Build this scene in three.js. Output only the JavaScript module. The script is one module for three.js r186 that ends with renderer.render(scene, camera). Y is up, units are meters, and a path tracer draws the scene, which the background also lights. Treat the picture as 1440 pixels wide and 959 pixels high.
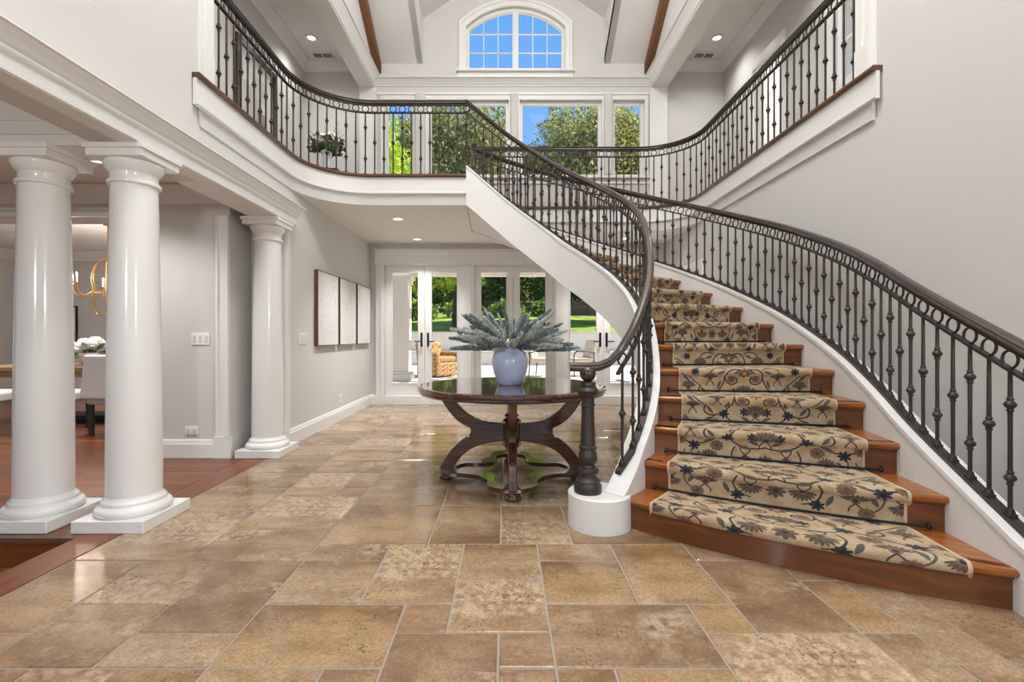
import * as THREE from 'three';
import { mergeGeometries, mergeVertices, toCreasedNormals } from 'three/addons/utils/BufferGeometryUtils.js';
import { RoundedBoxGeometry } from 'three/addons/geometries/RoundedBoxGeometry.js';
import { RectAreaLightUniformsLib } from 'three/addons/lights/RectAreaLightUniformsLib.js';

// ---------------------------------------------------------------- camera, sky, sun, exposure
const scene = new THREE.Scene();
const EYE = 1.15, FOCAL = 680;
const camera = new THREE.PerspectiveCamera(2 * Math.atan(479.5 / FOCAL) * 180 / Math.PI, 1440 / 959, 0.05, 400);
camera.position.set(0, EYE, 0);
camera.lookAt(0, EYE, -10);
camera.setViewOffset(1440, 959, 10, 6, 1440, 959);
const renderer = new THREE.WebGLRenderer({ antialias: true });
renderer.toneMapping = THREE.LinearToneMapping;
renderer.toneMappingExposure = 0.97;
renderer.shadowMap.enabled = true;
RectAreaLightUniformsLib.init();

// seeded noise
function rng(seed) { let a = seed >>> 0; return () => { a = (a + 0x6D2B79F5) | 0; let t = Math.imul(a ^ (a >>> 15), 1 | a); t = (t + Math.imul(t ^ (t >>> 7), 61 | t)) ^ t; return ((t ^ (t >>> 14)) >>> 0) / 4294967296; }; }
function hash2(x, y, s) { let h = Math.imul(x, 374761393) ^ Math.imul(y, 668265263) ^ Math.imul(s, 1442695041); h = Math.imul(h ^ (h >>> 13), 1274126177); return ((h ^ (h >>> 16)) >>> 0) / 4294967296; }
function vnoise(x, y, s, per) {
  const xi = Math.floor(x), yi = Math.floor(y), fx = x - xi, fy = y - yi, w = (v) => (per ? ((v % per) + per) % per : v);
  const u = fx * fx * (3 - 2 * fx), v = fy * fy * (3 - 2 * fy);
  const a = hash2(w(xi), w(yi), s), b = hash2(w(xi + 1), w(yi), s), c = hash2(w(xi), w(yi + 1), s), d = hash2(w(xi + 1), w(yi + 1), s);
  return (a * (1 - u) + b * u) * (1 - v) + (c * (1 - u) + d * u) * v;
}
function fbm(x, y, s, oct = 4, per = 0) { let r = 0, a = 0.5, t = 0; for (let k = 0; k < oct; k++) { r += a * vnoise(x, y, s + k, per); t += a; x *= 2; y *= 2; per *= 2; a *= 0.5; } return r / t; }

// sky: clear blue air with thin cloud, the same all round
{
  const W = 512, Hh = 256, d = new Float32Array(W * Hh * 4);
  for (let j = 0; j < Hh; j++) for (let i = 0; i < W; i++) {
    const el = (j + 0.5) / Hh * Math.PI - Math.PI / 2, up = Math.max(0, Math.sin(el)), k = Math.pow(1 - up, 2.2);
    const az = i / W * 2 * Math.PI;
    let r = 0.10 + 0.34 * k, g = 0.40 + 0.28 * k, b = 0.98 + 0.04 * k;
    const c = Math.max(0, fbm(Math.cos(az) * 3 * Math.cos(el) + 9, Math.sin(az) * 3 * Math.cos(el) + el * 5 + 9, 5, 5) - 0.5) * 1.6 * Math.min(1, up * 4);
    r += (0.95 - r) * c; g += (0.97 - g) * c; b += (1.0 - b) * c;
    const o = (j * W + i) * 4; d[o] = r; d[o + 1] = g; d[o + 2] = b; d[o + 3] = 1;
  }
  const t = new THREE.DataTexture(d, W, Hh, THREE.RGBAFormat, THREE.FloatType);
  t.mapping = THREE.EquirectangularReflectionMapping; t.magFilter = THREE.LinearFilter; t.needsUpdate = true;
  scene.background = t;
}
const sun = new THREE.DirectionalLight(new THREE.Color(1, 0.95, 0.88), 9);
sun.position.set(28, 34, -18); sun.target.position.set(0, 0, -14); scene.add(sun, sun.target);
sun.castShadow = true; sun.shadow.radius = 1; sun.shadow.mapSize.set(4096, 4096);
Object.assign(sun.shadow.camera, { left: -35, right: 35, top: 35, bottom: -35, near: 1, far: 120 });

// ---------------------------------------------------------------- helpers
const taken = {};
function numbered(n) { const k = taken[n] = (taken[n] ?? -1) + 1; return k ? n + '_' + String(k).padStart(3, '0') : n; }
function shade(m) { m.castShadow = true; m.receiveShadow = true; return m; }
function tag(o, label, category, group, kind) { o.userData.label = label; o.userData.category = category; if (group) o.userData.group = group; if (kind) o.userData.kind = kind; return o; }
// a Group at the thing's base (x, height, depth); parts are given in world coordinates and moved to it
function thing(name, label, category, [x, y, Z], group, kind) {
  const o = new THREE.Group(); o.name = numbered(name); o.position.set(x, y, -Z); scene.add(o);
  return tag(o, label, category, group, kind);
}
function part(name, g, m, parent, label) {
  const p = new THREE.Vector3(); for (let q = parent; q; q = q.parent) p.add(q.position);
  g.translate(-p.x, -p.y, -p.z);
  const o = shade(new THREE.Mesh(g, m)); o.name = name; parent.add(o); if (label) o.userData.label = label; return o;
}
function local(name, g, m, parent, x = 0, y = 0, z = 0) { const o = shade(new THREE.Mesh(g, m)); o.name = name; o.position.set(x, y, z); parent.add(o); return o; }
function solo(name, label, category, g, m, group, kind) {         // a thing of one mesh, pivot at its base
  g.computeBoundingBox(); const b = g.boundingBox, c = new THREE.Vector3((b.min.x + b.max.x) / 2, b.min.y, (b.min.z + b.max.z) / 2);
  g.translate(-c.x, -c.y, -c.z);
  const o = shade(new THREE.Mesh(g, m)); o.name = numbered(name); o.position.copy(c); scene.add(o); return tag(o, label, category, group, kind);
}
const struct = (name, label, category, g, m) => solo(name, label, category, g, m, null, 'structure');
const clean = (g) => { g = g.index ? g.toNonIndexed() : g; for (const k of Object.keys(g.attributes)) if (!['position', 'normal', 'uv'].includes(k)) g.deleteAttribute(k); if (!g.attributes.uv) g.setAttribute('uv', new THREE.BufferAttribute(new Float32Array(g.attributes.position.count * 2), 2)); if (!g.attributes.normal) g.computeVertexNormals(); return g; };
const join = (...gs) => mergeGeometries(gs.flat().map(clean));
// box from limits: x, height, depth; uv in metres, or along the longest side
function box(x0, x1, y0, y1, Z0, Z1, bev = 0) {
  const w = x1 - x0, h = y1 - y0, d = Z1 - Z0;
  const g = bev ? new RoundedBoxGeometry(w, h, d, 2, Math.min(bev, w / 2.01, h / 2.01, d / 2.01)) : new THREE.BoxGeometry(w, h, d);
  if (!bev) { const u = g.attributes.uv, s = [[d, h], [d, h], [w, d], [w, d], [w, h], [w, h]]; for (let i = 0; i < 24; i++) { const [a, b] = s[i >> 2]; u.setXY(i, u.getX(i) * a, u.getY(i) * b); } }
  g.translate((x0 + x1) / 2, (y0 + y1) / 2, -(Z0 + Z1) / 2); return g;
}
// prism over a plan outline [[x, Z], ...]
function prism(poly, y0, y1, uvRot = 0) {
  let pts = poly.map(([x, Z]) => new THREE.Vector2(x, -Z)); if (THREE.ShapeUtils.area(pts) > 0) pts = pts.reverse();
  const tri = THREE.ShapeUtils.triangulateShape(pts, []), pos = [], uv = [], c = Math.cos(uvRot), s = Math.sin(uvRot);
  const put = (p, y) => { pos.push(p.x, y, p.y); uv.push(p.x * c + p.y * s, p.y * c - p.x * s); };
  for (const t of tri) { const [a, b, d] = t.map((k) => pts[k]); const up = (b.x - a.x) * (d.y - a.y) - (b.y - a.y) * (d.x - a.x) < 0; const o = up ? [a, b, d] : [a, d, b]; for (const p of o) put(p, y1); for (const p of [o[0], o[2], o[1]]) put(p, y0); }
  let len = 0;
  for (let i = 0; i < pts.length; i++) {
    const a = pts[i], b = pts[(i + 1) % pts.length], L = a.distanceTo(b);
    const q = [[a, y0, len, 0], [b, y0, len + L, 0], [b, y1, len + L, y1 - y0], [a, y1, len, y1 - y0]];
    for (const k of [0, 2, 1, 0, 3, 2]) { const [p, y, u, v] = q[k]; pos.push(p.x, y, p.y); uv.push(u, v); } len += L;
  }
  const g = new THREE.BufferGeometry(); g.setAttribute('position', new THREE.Float32BufferAttribute(pos, 3)); g.setAttribute('uv', new THREE.Float32BufferAttribute(uv, 2)); g.computeVertexNormals(); return g;
}
// upright profile [[right, up], ...] swept along points [x, height, Z]
function sweep(path, prof, { crease = 0.6, loop = false } = {}) {
  const P = path.map(([x, y, Z]) => new THREE.Vector3(x, y, -Z)), n = P.length, m = prof.length, pos = [], idx = [], uv = [];
  let len = 0;
  for (let i = 0; i < n; i++) {
    const a = loop ? P[(i + n - 1) % n] : P[Math.max(0, i - 1)], b = loop ? P[(i + 1) % n] : P[Math.min(n - 1, i + 1)];
    const t1 = P[i].clone().sub(a).setY(0), t2 = b.clone().sub(P[i]).setY(0);
    if (t1.lengthSq() < 1e-10) t1.copy(t2); if (t2.lengthSq() < 1e-10) t2.copy(t1); t1.normalize(); t2.normalize();
    const t = t1.clone().add(t2).normalize(), k = 1 / Math.max(0.4, t.dot(t1)), nx = -t.z * k, nz = t.x * k;
    if (i) len += P[i].distanceTo(P[i - 1]);
    let pl = 0;
    for (let j = 0; j < m; j++) { const [u, v] = prof[j]; pos.push(P[i].x + nx * u, P[i].y + v, P[i].z + nz * u); if (j) pl += Math.hypot(u - prof[j - 1][0], v - prof[j - 1][1]); uv.push(len, pl); }
  }
  const area = THREE.ShapeUtils.area(prof.map(([u, v]) => new THREE.Vector2(u, v))) > 0;
  for (let i = 0; i < (loop ? n : n - 1); i++) for (let j = 0; j < m; j++) {
    const a = i * m + j, b = i * m + (j + 1) % m, c = ((i + 1) % n) * m + (j + 1) % m, d = ((i + 1) % n) * m + j;
    if (area) idx.push(a, b, c, a, c, d); else idx.push(a, c, b, a, d, c);
  }
  if (!loop) for (const e of [0, n - 1]) for (const t of THREE.ShapeUtils.triangulateShape(prof.map(([u, v]) => new THREE.Vector2(u, v)), [])) { const o = t.map((k) => e * m + k); if ((e === 0) === area) o.reverse(); idx.push(...o); }
  const g = new THREE.BufferGeometry(); g.setAttribute('position', new THREE.Float32BufferAttribute(pos, 3)); g.setAttribute('uv', new THREE.Float32BufferAttribute(uv, 2)); g.setIndex(idx);
  return toCreasedNormals(g, crease);
}
function lathe(prof, x, y, Z, seg = 24) { const g = new THREE.LatheGeometry(prof.map(([r, h]) => new THREE.Vector2(r, h)), seg); const o = toCreasedNormals(g, 0.7); o.translate(x, y, -Z); return o; }
// upright shape in x and height with holes, pushed from Z0 back to Z1
function slab(outline, holes, Z0, Z1) {
  const sh = new THREE.Shape(outline.map(([x, y]) => new THREE.Vector2(x, y))); for (const h of holes) sh.holes.push(new THREE.Path(h.map(([x, y]) => new THREE.Vector2(x, y))));
  const g = new THREE.ExtrudeGeometry(sh, { depth: Z1 - Z0, bevelEnabled: false, curveSegments: 8 }); g.translate(0, 0, -Z1); return g;
}
const rect = (x0, x1, y0, y1) => [[x0, y0], [x1, y0], [x1, y1], [x0, y1]];
// the same in depth and height, pushed from x0 to x1
function slabX(outline, holes, x0, x1) { const g = slab(outline, holes, 0, x1 - x0); g.rotateY(Math.PI / 2); g.translate(x1, 0, 0); return g; }
function tube(pts, r, seg = 24, rad = 6, closed = false) { return new THREE.TubeGeometry(new THREE.CatmullRomCurve3(pts.map(([x, y, Z]) => new THREE.Vector3(x, y, -Z)), closed), seg, r, rad, closed); }

// ---------------------------------------------------------------- textures and materials
function dataTex(w, h, fn, { srgb = true, repeat } = {}) {
  const d = new Uint8Array(w * h * 4);
  for (let j = 0; j < h; j++) for (let i = 0; i < w; i++) { const c = fn(i / w, j / h), o = (j * w + i) * 4; for (let k = 0; k < 3; k++) d[o + k] = Math.max(0, Math.min(255, c[k])); d[o + 3] = 255; }
  const t = new THREE.DataTexture(d, w, h); t.wrapS = t.wrapT = THREE.RepeatWrapping; t.magFilter = THREE.LinearFilter; t.minFilter = THREE.LinearMipmapLinearFilter; t.generateMipmaps = true;
  if (srgb) t.colorSpace = THREE.SRGBColorSpace; if (repeat) t.repeat.set(...repeat); t.needsUpdate = true; return t;
}
const mix = (a, b, k) => a.map((v, i) => v + (b[i] - v) * k), cl = (v) => Math.max(0, Math.min(1, v));
function woodTex(dark, mid, light, seed, rep) {                     // grain runs along u
  return dataTex(512, 512, (u, v) => {
    const warp = fbm(u * 4, v * 8, seed, 3, 4) * 0.6, band = fbm(u * 2, v * 16 + warp * 6, seed + 9, 4, 2), fine = vnoise(u * 16, v * 256, seed + 20, 16);
    let c = mix(dark, mid, cl(band * 1.7 - 0.25)); c = mix(c, light, cl((band - 0.55) * 2.2)); return mix(c, dark, 0.28 * cl(fine * 1.6 - 0.7));
  }, { repeat: rep });
}
const C = (r, g, b) => new THREE.Color().setRGB(r / 255, g / 255, b / 255, THREE.SRGBColorSpace);
const std = (o) => new THREE.MeshStandardMaterial(o), phy = (o) => new THREE.MeshPhysicalMaterial(o);
const M = {
  wall: std({ color: C(209, 207, 203), roughness: 0.85 }),
  ceil: std({ color: C(230, 229, 226), roughness: 0.9 }),
  trim: std({ color: C(231, 230, 227), roughness: 0.38 }),
  column: std({ color: C(236, 235, 232), roughness: 0.15 }),
  iron: std({ color: C(64, 56, 52), roughness: 0.42, metalness: 0.45 }),
  black: std({ color: C(28, 27, 27), roughness: 0.4, metalness: 0.4 }),
  railWood: phy({ map: woodTex([34, 22, 17], [54, 35, 26], [80, 52, 36], 3, [1, 4]), roughness: 0.3, clearcoat: 0.6, clearcoatRoughness: 0.2 }),
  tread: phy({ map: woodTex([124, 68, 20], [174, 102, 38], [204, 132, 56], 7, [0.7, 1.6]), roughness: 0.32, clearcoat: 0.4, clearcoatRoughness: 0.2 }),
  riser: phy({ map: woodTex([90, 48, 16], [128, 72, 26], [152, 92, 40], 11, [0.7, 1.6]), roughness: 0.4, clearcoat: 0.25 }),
  nosing: phy({ map: woodTex([78, 46, 26], [108, 68, 40], [134, 90, 56], 13, [0.7, 3]), roughness: 0.35, clearcoat: 0.3 }),
  beamWood: std({ map: woodTex([92, 56, 30], [134, 88, 52], [166, 118, 74], 17, [0.6, 2]), roughness: 0.6 }),
  table: phy({ map: woodTex([54, 27, 17], [88, 46, 29], [120, 68, 42], 19, [0.8, 1.6]), roughness: 0.16, clearcoat: 1, clearcoatRoughness: 0.05 }),
  grout: std({ color: C(158, 147, 133), roughness: 0.85 }),
  glass: phy({ color: 0xffffff, transmission: 1, thickness: 0, roughness: 0, ior: 1.12 }),
  brass: std({ color: C(196, 148, 82), metalness: 0.9, roughness: 0.3 }),
  plate: std({ color: C(240, 239, 236), roughness: 0.35 }),
  slot: std({ color: C(120, 116, 112), roughness: 0.6 }),
  rocker: std({ color: C(216, 214, 210), roughness: 0.4 }),
  fabric: std({ color: C(198, 194, 190), roughness: 0.95 }),
  beige: std({ color: C(214, 196, 172), roughness: 0.95 }),
  darkWood: std({ color: C(48, 44, 44), roughness: 0.5 }),
  oak: std({ map: woodTex([120, 92, 62], [160, 126, 88], [184, 150, 110], 23, [0.8, 2]), roughness: 0.5 }),
  vase: phy({ color: C(188, 201, 232), roughness: 0.18, clearcoat: 0.8, clearcoatRoughness: 0.08 }),
  porcelain: phy({ color: C(232, 236, 242), roughness: 0.2, clearcoat: 0.5 }),
  petal: std({ color: C(244, 242, 232), roughness: 0.9 }),
  leaf: std({ color: C(78, 100, 62), roughness: 0.7 }),
  frond: std({ color: C(178, 184, 178), roughness: 0.95 }),
  frondDark: std({ color: C(110, 120, 122), roughness: 0.95 }),
  stem: std({ color: C(74, 76, 66), roughness: 0.9 }),
  stucco: std({ color: C(226, 216, 200), roughness: 0.9 }),
  patio: std({ color: C(206, 199, 188), roughness: 0.9 }),
};
// hardwood: four tones of the same boards
const hardTex = woodTex([84, 42, 14], [148, 80, 30], [196, 122, 52], 29, [0.5, 1.6]);
M.boards = [0, 1, 2, 3].map((k) => phy({ map: (() => { const t = hardTex.clone(); t.offset.set(k * 0.27, k * 0.31); t.needsUpdate = true; return t; })(), color: new THREE.Color().setScalar([1, 0.86, 0.74, 1.12][k]), roughness: 0.34, clearcoat: 0.12, clearcoatRoughness: 0.15 }));
// travertine: clouded tan stone with streaks, pale eroded patches and small pits
function travertine(seed) {
  return dataTex(1024, 1024, (u, v) => {
    const w = fbm(u * 4, v * 4, seed, 4, 4), cloud = fbm(u * 4 + w, v * 8 + w * 2, seed + 3, 5, 4), streak = fbm(u * 8 + w * 2, v * 32, seed + 7, 3, 8);
    let c = mix([132, 104, 76], [178, 150, 118], cl(cloud * 2.6 - 0.75)); c = mix(c, [120, 96, 72], 0.45 * cl(streak * 2.4 - 1.2)); c = mix(c, [182, 146, 98], 0.4 * cl(fbm(u * 8, v * 8, seed + 90, 3, 8) * 3 - 1.6));
    const worn = cl((fbm(u * 4 + w, v * 6, seed + 31, 5, 0) - 0.52) * 5) * cl(fbm(u * 64, v * 64, seed + 40, 3, 64) * 2.4 - 0.6); c = mix(c, [210, 190, 164], 0.7 * worn);
    const fine = fbm(u * 256, v * 256, seed + 50, 2, 256); c = mix(c, [104, 80, 58], 0.34 * cl(fine * 2 - 0.6)); c = mix(c, [206, 182, 148], 0.22 * cl(fbm(u * 96, v * 128, seed + 95, 3, 96) * 4 - 2.3));
    const pit = vnoise(u * 200, v * 200, seed + 60, 200) * (0.35 + fbm(u * 8, v * 8, seed + 66, 3, 8)); if (pit > 0.86) c = mix(c, [92, 74, 56], 0.6);
    return c;
  });
}
const travMaps = [101, 202, 303].map(travertine);
const travBump = dataTex(512, 512, (u, v) => { const a = fbm(u * 16, v * 16, 77, 4, 16), p = vnoise(u * 200, v * 200, 161, 200); const z = 200 * a - (p > 0.9 ? 90 : 0) + 30; return [z, z, z]; }, { srgb: false });
M.tiles = [];
for (let k = 0; k < 12; k++) {
  const t = travMaps[k % 3].clone(); t.repeat.set(0.55, 0.55); t.offset.set((k * 0.37) % 1, (k * 0.61) % 1); t.rotation = (k % 2) * 0.06; t.needsUpdate = true;
  const tone = [[1, 1, 1], [0.93, 0.9, 0.86], [1.1, 1.09, 1.08], [0.97, 0.95, 0.93], [1.04, 1, 0.94], [0.88, 0.85, 0.82], [1.16, 1.16, 1.16], [1, 0.97, 0.92], [0.94, 0.94, 0.96], [1.06, 1.05, 1.03], [0.98, 0.94, 0.88], [1.02, 1.01, 1]][k];
  const b = travBump.clone(); b.repeat.set(0.55, 0.55); b.needsUpdate = true;
  M.tiles.push(std({ map: t, color: new THREE.Color().setRGB(...tone.map((v, i) => v * [0.94, 0.94, 0.95][i])), roughness: 0.17, bumpMap: b, bumpScale: 0.0003 }));
}

// ---------------------------------------------------------------- main dimensions (metres; Z is the distance in front of the camera)
const LW = -2.28, RW = 2.68, FAR = 8.2, F2 = 3.077, CEIL1 = 2.72, CEIL2 = 5.79, TOP = 7.9, BACK = -2.4, RISE = F2 / 17;
const arc = (cx, cz, r, a0, a1, n) => Array.from({ length: n + 1 }, (_, i) => { const a = (a0 + (a1 - a0) * i / n) * Math.PI / 180; return [cx + r * Math.cos(a), cz + r * Math.sin(a)]; });
const edgeL = [[-2.272, 3.52], [-2.272, 4.3], ...arc(-1.572, 5.07, 0.7, 180, 90, 14), [-1.1, 5.77], [-0.46, 5.77]];
const edgeR = [[-0.5, 7.2], [0.7, 7.2], ...arc(1.99, 6.53, 0.67, 90, 0, 14), [2.66, 5], [2.66, 3.43]];
// stair plan: nosing ends of each tread against the inner and outer stringer
const innerPts = [[0.58, 2.74], [0.733, 2.9], [0.887, 3.08], [1.01, 3.27], [1.1, 3.47], [1.155, 3.66], [1.19, 3.86], [1.215, 4.1], [1.195, 4.39], [1.12, 4.69], [0.98, 4.98], [0.8, 5.23], [0.62, 5.46], [0.42, 5.625], [0.2, 5.745], [-0.02, 5.82], [-0.24, 5.852], [-0.46, 5.858], [-0.7, 5.858]];
const outerPts = [[2.08, 1.63], [2.13, 2.0], [2.18, 2.37], [2.24, 2.74], [2.33, 3.12], [2.41, 3.53], [2.455, 3.97], [2.46, 4.42], [2.4, 4.87], [2.27, 5.28], [2.06, 5.65], [1.79, 6.0], [1.5, 6.32], [1.15, 6.6], [0.76, 6.83], [0.35, 7.0], [-0.07, 7.12], [-0.5, 7.2], [-0.95, 7.26]];
function cat(pts, s) {
  const i = Math.max(0, Math.min(pts.length - 2, Math.floor(s))), t = s - i, g = (k) => pts[Math.max(0, Math.min(pts.length - 1, k))];
  const [a, b, c, d] = [g(i - 1), g(i), g(i + 1), g(i + 2)];
  return [0, 1].map((k) => 0.5 * (2 * b[k] + (c[k] - a[k]) * t + (2 * a[k] - 5 * b[k] + 4 * c[k] - d[k]) * t * t + (3 * b[k] - a[k] - 3 * c[k] + d[k]) * t * t * t));
}
const inner = (s) => cat(innerPts, s), outer = (s) => cat(outerPts, s);
function plan(s, t) {                                               // point across the flight; the lowest steps bow forward
  const a = inner(s), b = outer(s), bow = (s < 3.5 ? 0.10 * Math.pow((3.5 - Math.max(1, s)) / 2.5, 1.3) : 0) * 4 * t * (1 - t), dx = b[0] - a[0], dz = b[1] - a[1], L = Math.hypot(dx, dz);
  return [a[0] + dx * t + dz / L * bow * 0.9, a[1] + dz * t - dx / L * bow * 0.9];
}
function side(fn, s, off) {                                         // off > 0 lies to the right of the way up
  const a = fn(s - 0.02), b = fn(s + 0.02), dx = b[0] - a[0], dz = b[1] - a[1], L = Math.hypot(dx, dz), p = fn(s);
  return [p[0] + dz / L * off, p[1] - dx / L * off];
}
const smax = (a, b, k) => { const h = Math.max(k - Math.abs(a - b), 0) / k; return Math.max(a, b) + h * h * k / 4; };

// ---------------------------------------------------------------- floor of stone tiles
{
  const fl = thing('floor', 'warm tan travertine tile floor laid in a mixed size pattern', 'floor', [0.2, -0.2, 4.4], null, 'structure');
  part('grout_bed', join(box(-2.235, RW + 0.1, -0.2, -0.004, 0.6, FAR + 0.05), box(-2.32, -2.2351, -0.2, -0.004, 4.97, FAR + 0.05)), M.grout, fl);
  const U = 0.2018, X0 = 0.1776, Z0 = 2.0826, i0 = -12, i1 = 13, j0 = -7, j1 = 31, used = new Set(), R = rng(42), tiles = [];
  const free = (i, j) => i >= i0 && i < i1 && j >= j0 && j < j1 && !used.has(i + ',' + j);
  const fits = (a, b, c, d) => { for (let i = a; i < b; i++) for (let j = c; j < d; j++) if (!free(i, j)) return false; return true; };
  const put = (a, b, c, d) => { if (!fits(a, b, c, d)) return; for (let i = a; i < b; i++) for (let j = c; j < d; j++) used.add(i + ',' + j); tiles.push([a, b, c, d]); };
  // the tiles nearest the camera as the photograph shows them
  for (const t of [[-2, 0, -1, 1], [-2, 0, 1, 3], [0, 2, 0, 2], [0, 2, 2, 3], [2, 4, 0, 3], [-4, -2, 0, 3], [-6, -3, -2, 0], [-3, -2, -1, 0], [-3, -1, -4, -1], [-1, 0, -2, -1], [0, 3, -2, 0], [3, 4, -1, 0], [0, 1, -4, -2], [1, 3, -4, -2], [-6, -4, 0, 2], [-8, -6, -1, 2], [-9, -6, 2, 4], [-6, -4, 2, 3], [4, 6, -1, 2], [3, 6, -3, -1], [4, 7, 2, 4]]) put(...t);
  const sizes = [[3, 2], [2, 3], [2, 2], [2, 2], [2, 1], [1, 2], [1, 1], [3, 3]];
  for (let j = j0; j < j1; j++) for (let i = i0; i < i1; i++) if (free(i, j)) {
    const order = sizes.map((s) => [R() * (s[0] * s[1] + 1.5), s]).sort((a, b) => b[0] - a[0]);
    for (const [, [w, h]] of order) if (fits(i, i + w, j, j + h)) { put(i, i + w, j, j + h); break; }
  }
  const cache = {};
  const tileGeo = (w, d) => cache[w.toFixed(3) + d.toFixed(3)] ??= (() => {    // a slab with a small worn arris
    const a = w / 2, b = d / 2, e = 0.006, h = 0.012, y = -0.0022;
    const ring = (m, yy) => [[-a + m, yy, b - m], [a - m, yy, b - m], [a - m, yy, -b + m], [-a + m, yy, -b + m]];
    const r0 = ring(0, -h), r1 = ring(0, y), r2 = ring(e, 0), pos = [], uv = [];
    const tri = (...p) => p.forEach(([x, yy, z]) => { pos.push(x, yy, z); uv.push(x, z); });
    for (const [lo, hi] of [[r0, r1], [r1, r2]]) for (let k = 0; k < 4; k++) { const n = (k + 1) % 4; tri(lo[k], lo[n], hi[n]); tri(lo[k], hi[n], hi[k]); }
    tri(r2[0], r2[1], r2[2]); tri(r2[0], r2[2], r2[3]);
    const g = new THREE.BufferGeometry(); g.setAttribute('position', new THREE.Float32BufferAttribute(pos, 3)); g.setAttribute('uv', new THREE.Float32BufferAttribute(uv, 2)); g.computeVertexNormals(); return g;
  })();
  for (const [a, b, c, d] of tiles) {
    const gap = 0.0045, x0 = (a === i0 ? (Z0 + c * U > 4.97 ? -2.285 : -2.23) : X0 + a * U) + gap, x1 = Math.min(X0 + b * U, RW + 0.02) - gap, z0 = Z0 + c * U + gap, z1 = Math.min(Z0 + d * U, FAR + 0.02) - gap;
    if (x1 - x0 < 0.03 || z1 - z0 < 0.03) continue;
    const o = local('tile', tileGeo(x1 - x0, z1 - z0), M.tiles[Math.floor(R() * 12)], fl);
    o.position.set((x0 + x1) / 2 - fl.position.x, -fl.position.y + (R() - 0.5) * 0.001, -(z0 + z1) / 2 - fl.position.z); o.rotation.set((R() - 0.5) * 0.0012, 0, (R() - 0.5) * 0.0012);
  }
  struct('floor', 'travertine floor running on behind the camera to the entrance', 'floor', box(-2.235, RW + 0.1, -0.2, 0, BACK, 0.598), M.tiles[0]);
}
// hardwood of the side hall, laid board by board, with a border along the stone and a step down to the sunken room
{
  const fl = thing('floor', 'reddish brown hardwood floor of the side hall behind the columns', 'floor', [-4.5, -0.2, 4.2], null, 'structure');
  part('subfloor', box(-9, -2.235, -0.2, -0.02, 2.86, 9.2), M.darkWood, fl);
  const R = rng(9), gg = {}, h = 0.02;
  const board = (x0, x1, z0, z1, k) => { const key = [x1 - x0, z1 - z0].map((v) => v.toFixed(3)).join(); const g = gg[key] ??= (() => { const L = Math.max(x1 - x0, z1 - z0), W = Math.min(x1 - x0, z1 - z0), b = new THREE.BoxGeometry(L, h, W), u = b.attributes.uv; for (let i = 0; i < u.count; i++) u.setXY(i, u.getX(i) * L, u.getY(i) * W); if (z1 - z0 > x1 - x0) b.rotateY(Math.PI / 2); return b; })(); const o = local('board', g, M.boards[k], fl); o.position.set((x0 + x1) / 2 - fl.position.x, -h / 2 - fl.position.y + (k - 2) * 0.0004, -(z0 + z1) / 2 - fl.position.z); };
  for (let r = 0; r < 20; r++) {
    const z0 = 2.86 + r * 0.127, off = (r * 0.73) % 1.6;
    for (let x = -6.6 - off; x < -2.45; x += 1.6) { const a = Math.max(x, -6.6), b = Math.min(x + 1.598, -2.452); if (b - a > 0.05) board(a, b, z0, z0 + 0.1255, Math.floor(R() * 4)); }
  }
  for (let z = 0.6; z < 4.6; z += 1.35) board(-2.45, -2.236, z, Math.min(z + 1.348, 4.95), Math.floor(R() * 4));
  part('far_boards', box(-9, -2.45, -0.02, -0.001, 5.4, 9.2), M.boards[1], fl);
  part('border_base', box(-2.45, -2.236, -0.2, -0.021, BACK, 4.95), M.darkWood, fl);
  const st = thing('wood_step', 'wooden step with moulded nosing leading down beside the paired columns', 'step', [-4.2, -0.36, 2.7]);
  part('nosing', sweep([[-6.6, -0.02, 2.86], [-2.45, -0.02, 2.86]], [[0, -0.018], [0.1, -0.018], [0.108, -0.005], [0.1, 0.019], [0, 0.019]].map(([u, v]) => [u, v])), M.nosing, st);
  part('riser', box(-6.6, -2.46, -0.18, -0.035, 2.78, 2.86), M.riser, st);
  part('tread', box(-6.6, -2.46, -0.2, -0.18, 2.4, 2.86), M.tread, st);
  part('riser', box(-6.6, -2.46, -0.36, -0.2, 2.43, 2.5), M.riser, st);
  part('side_riser', box(-2.47, -2.45, -0.36, -0.02, 0.6, 2.86), M.riser, st);
  struct('floor', 'lower hardwood floor of the sunken room below the step', 'floor', box(-9, -2.47, -0.46, -0.36, BACK, 2.9), M.boards[2]);
}

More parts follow.
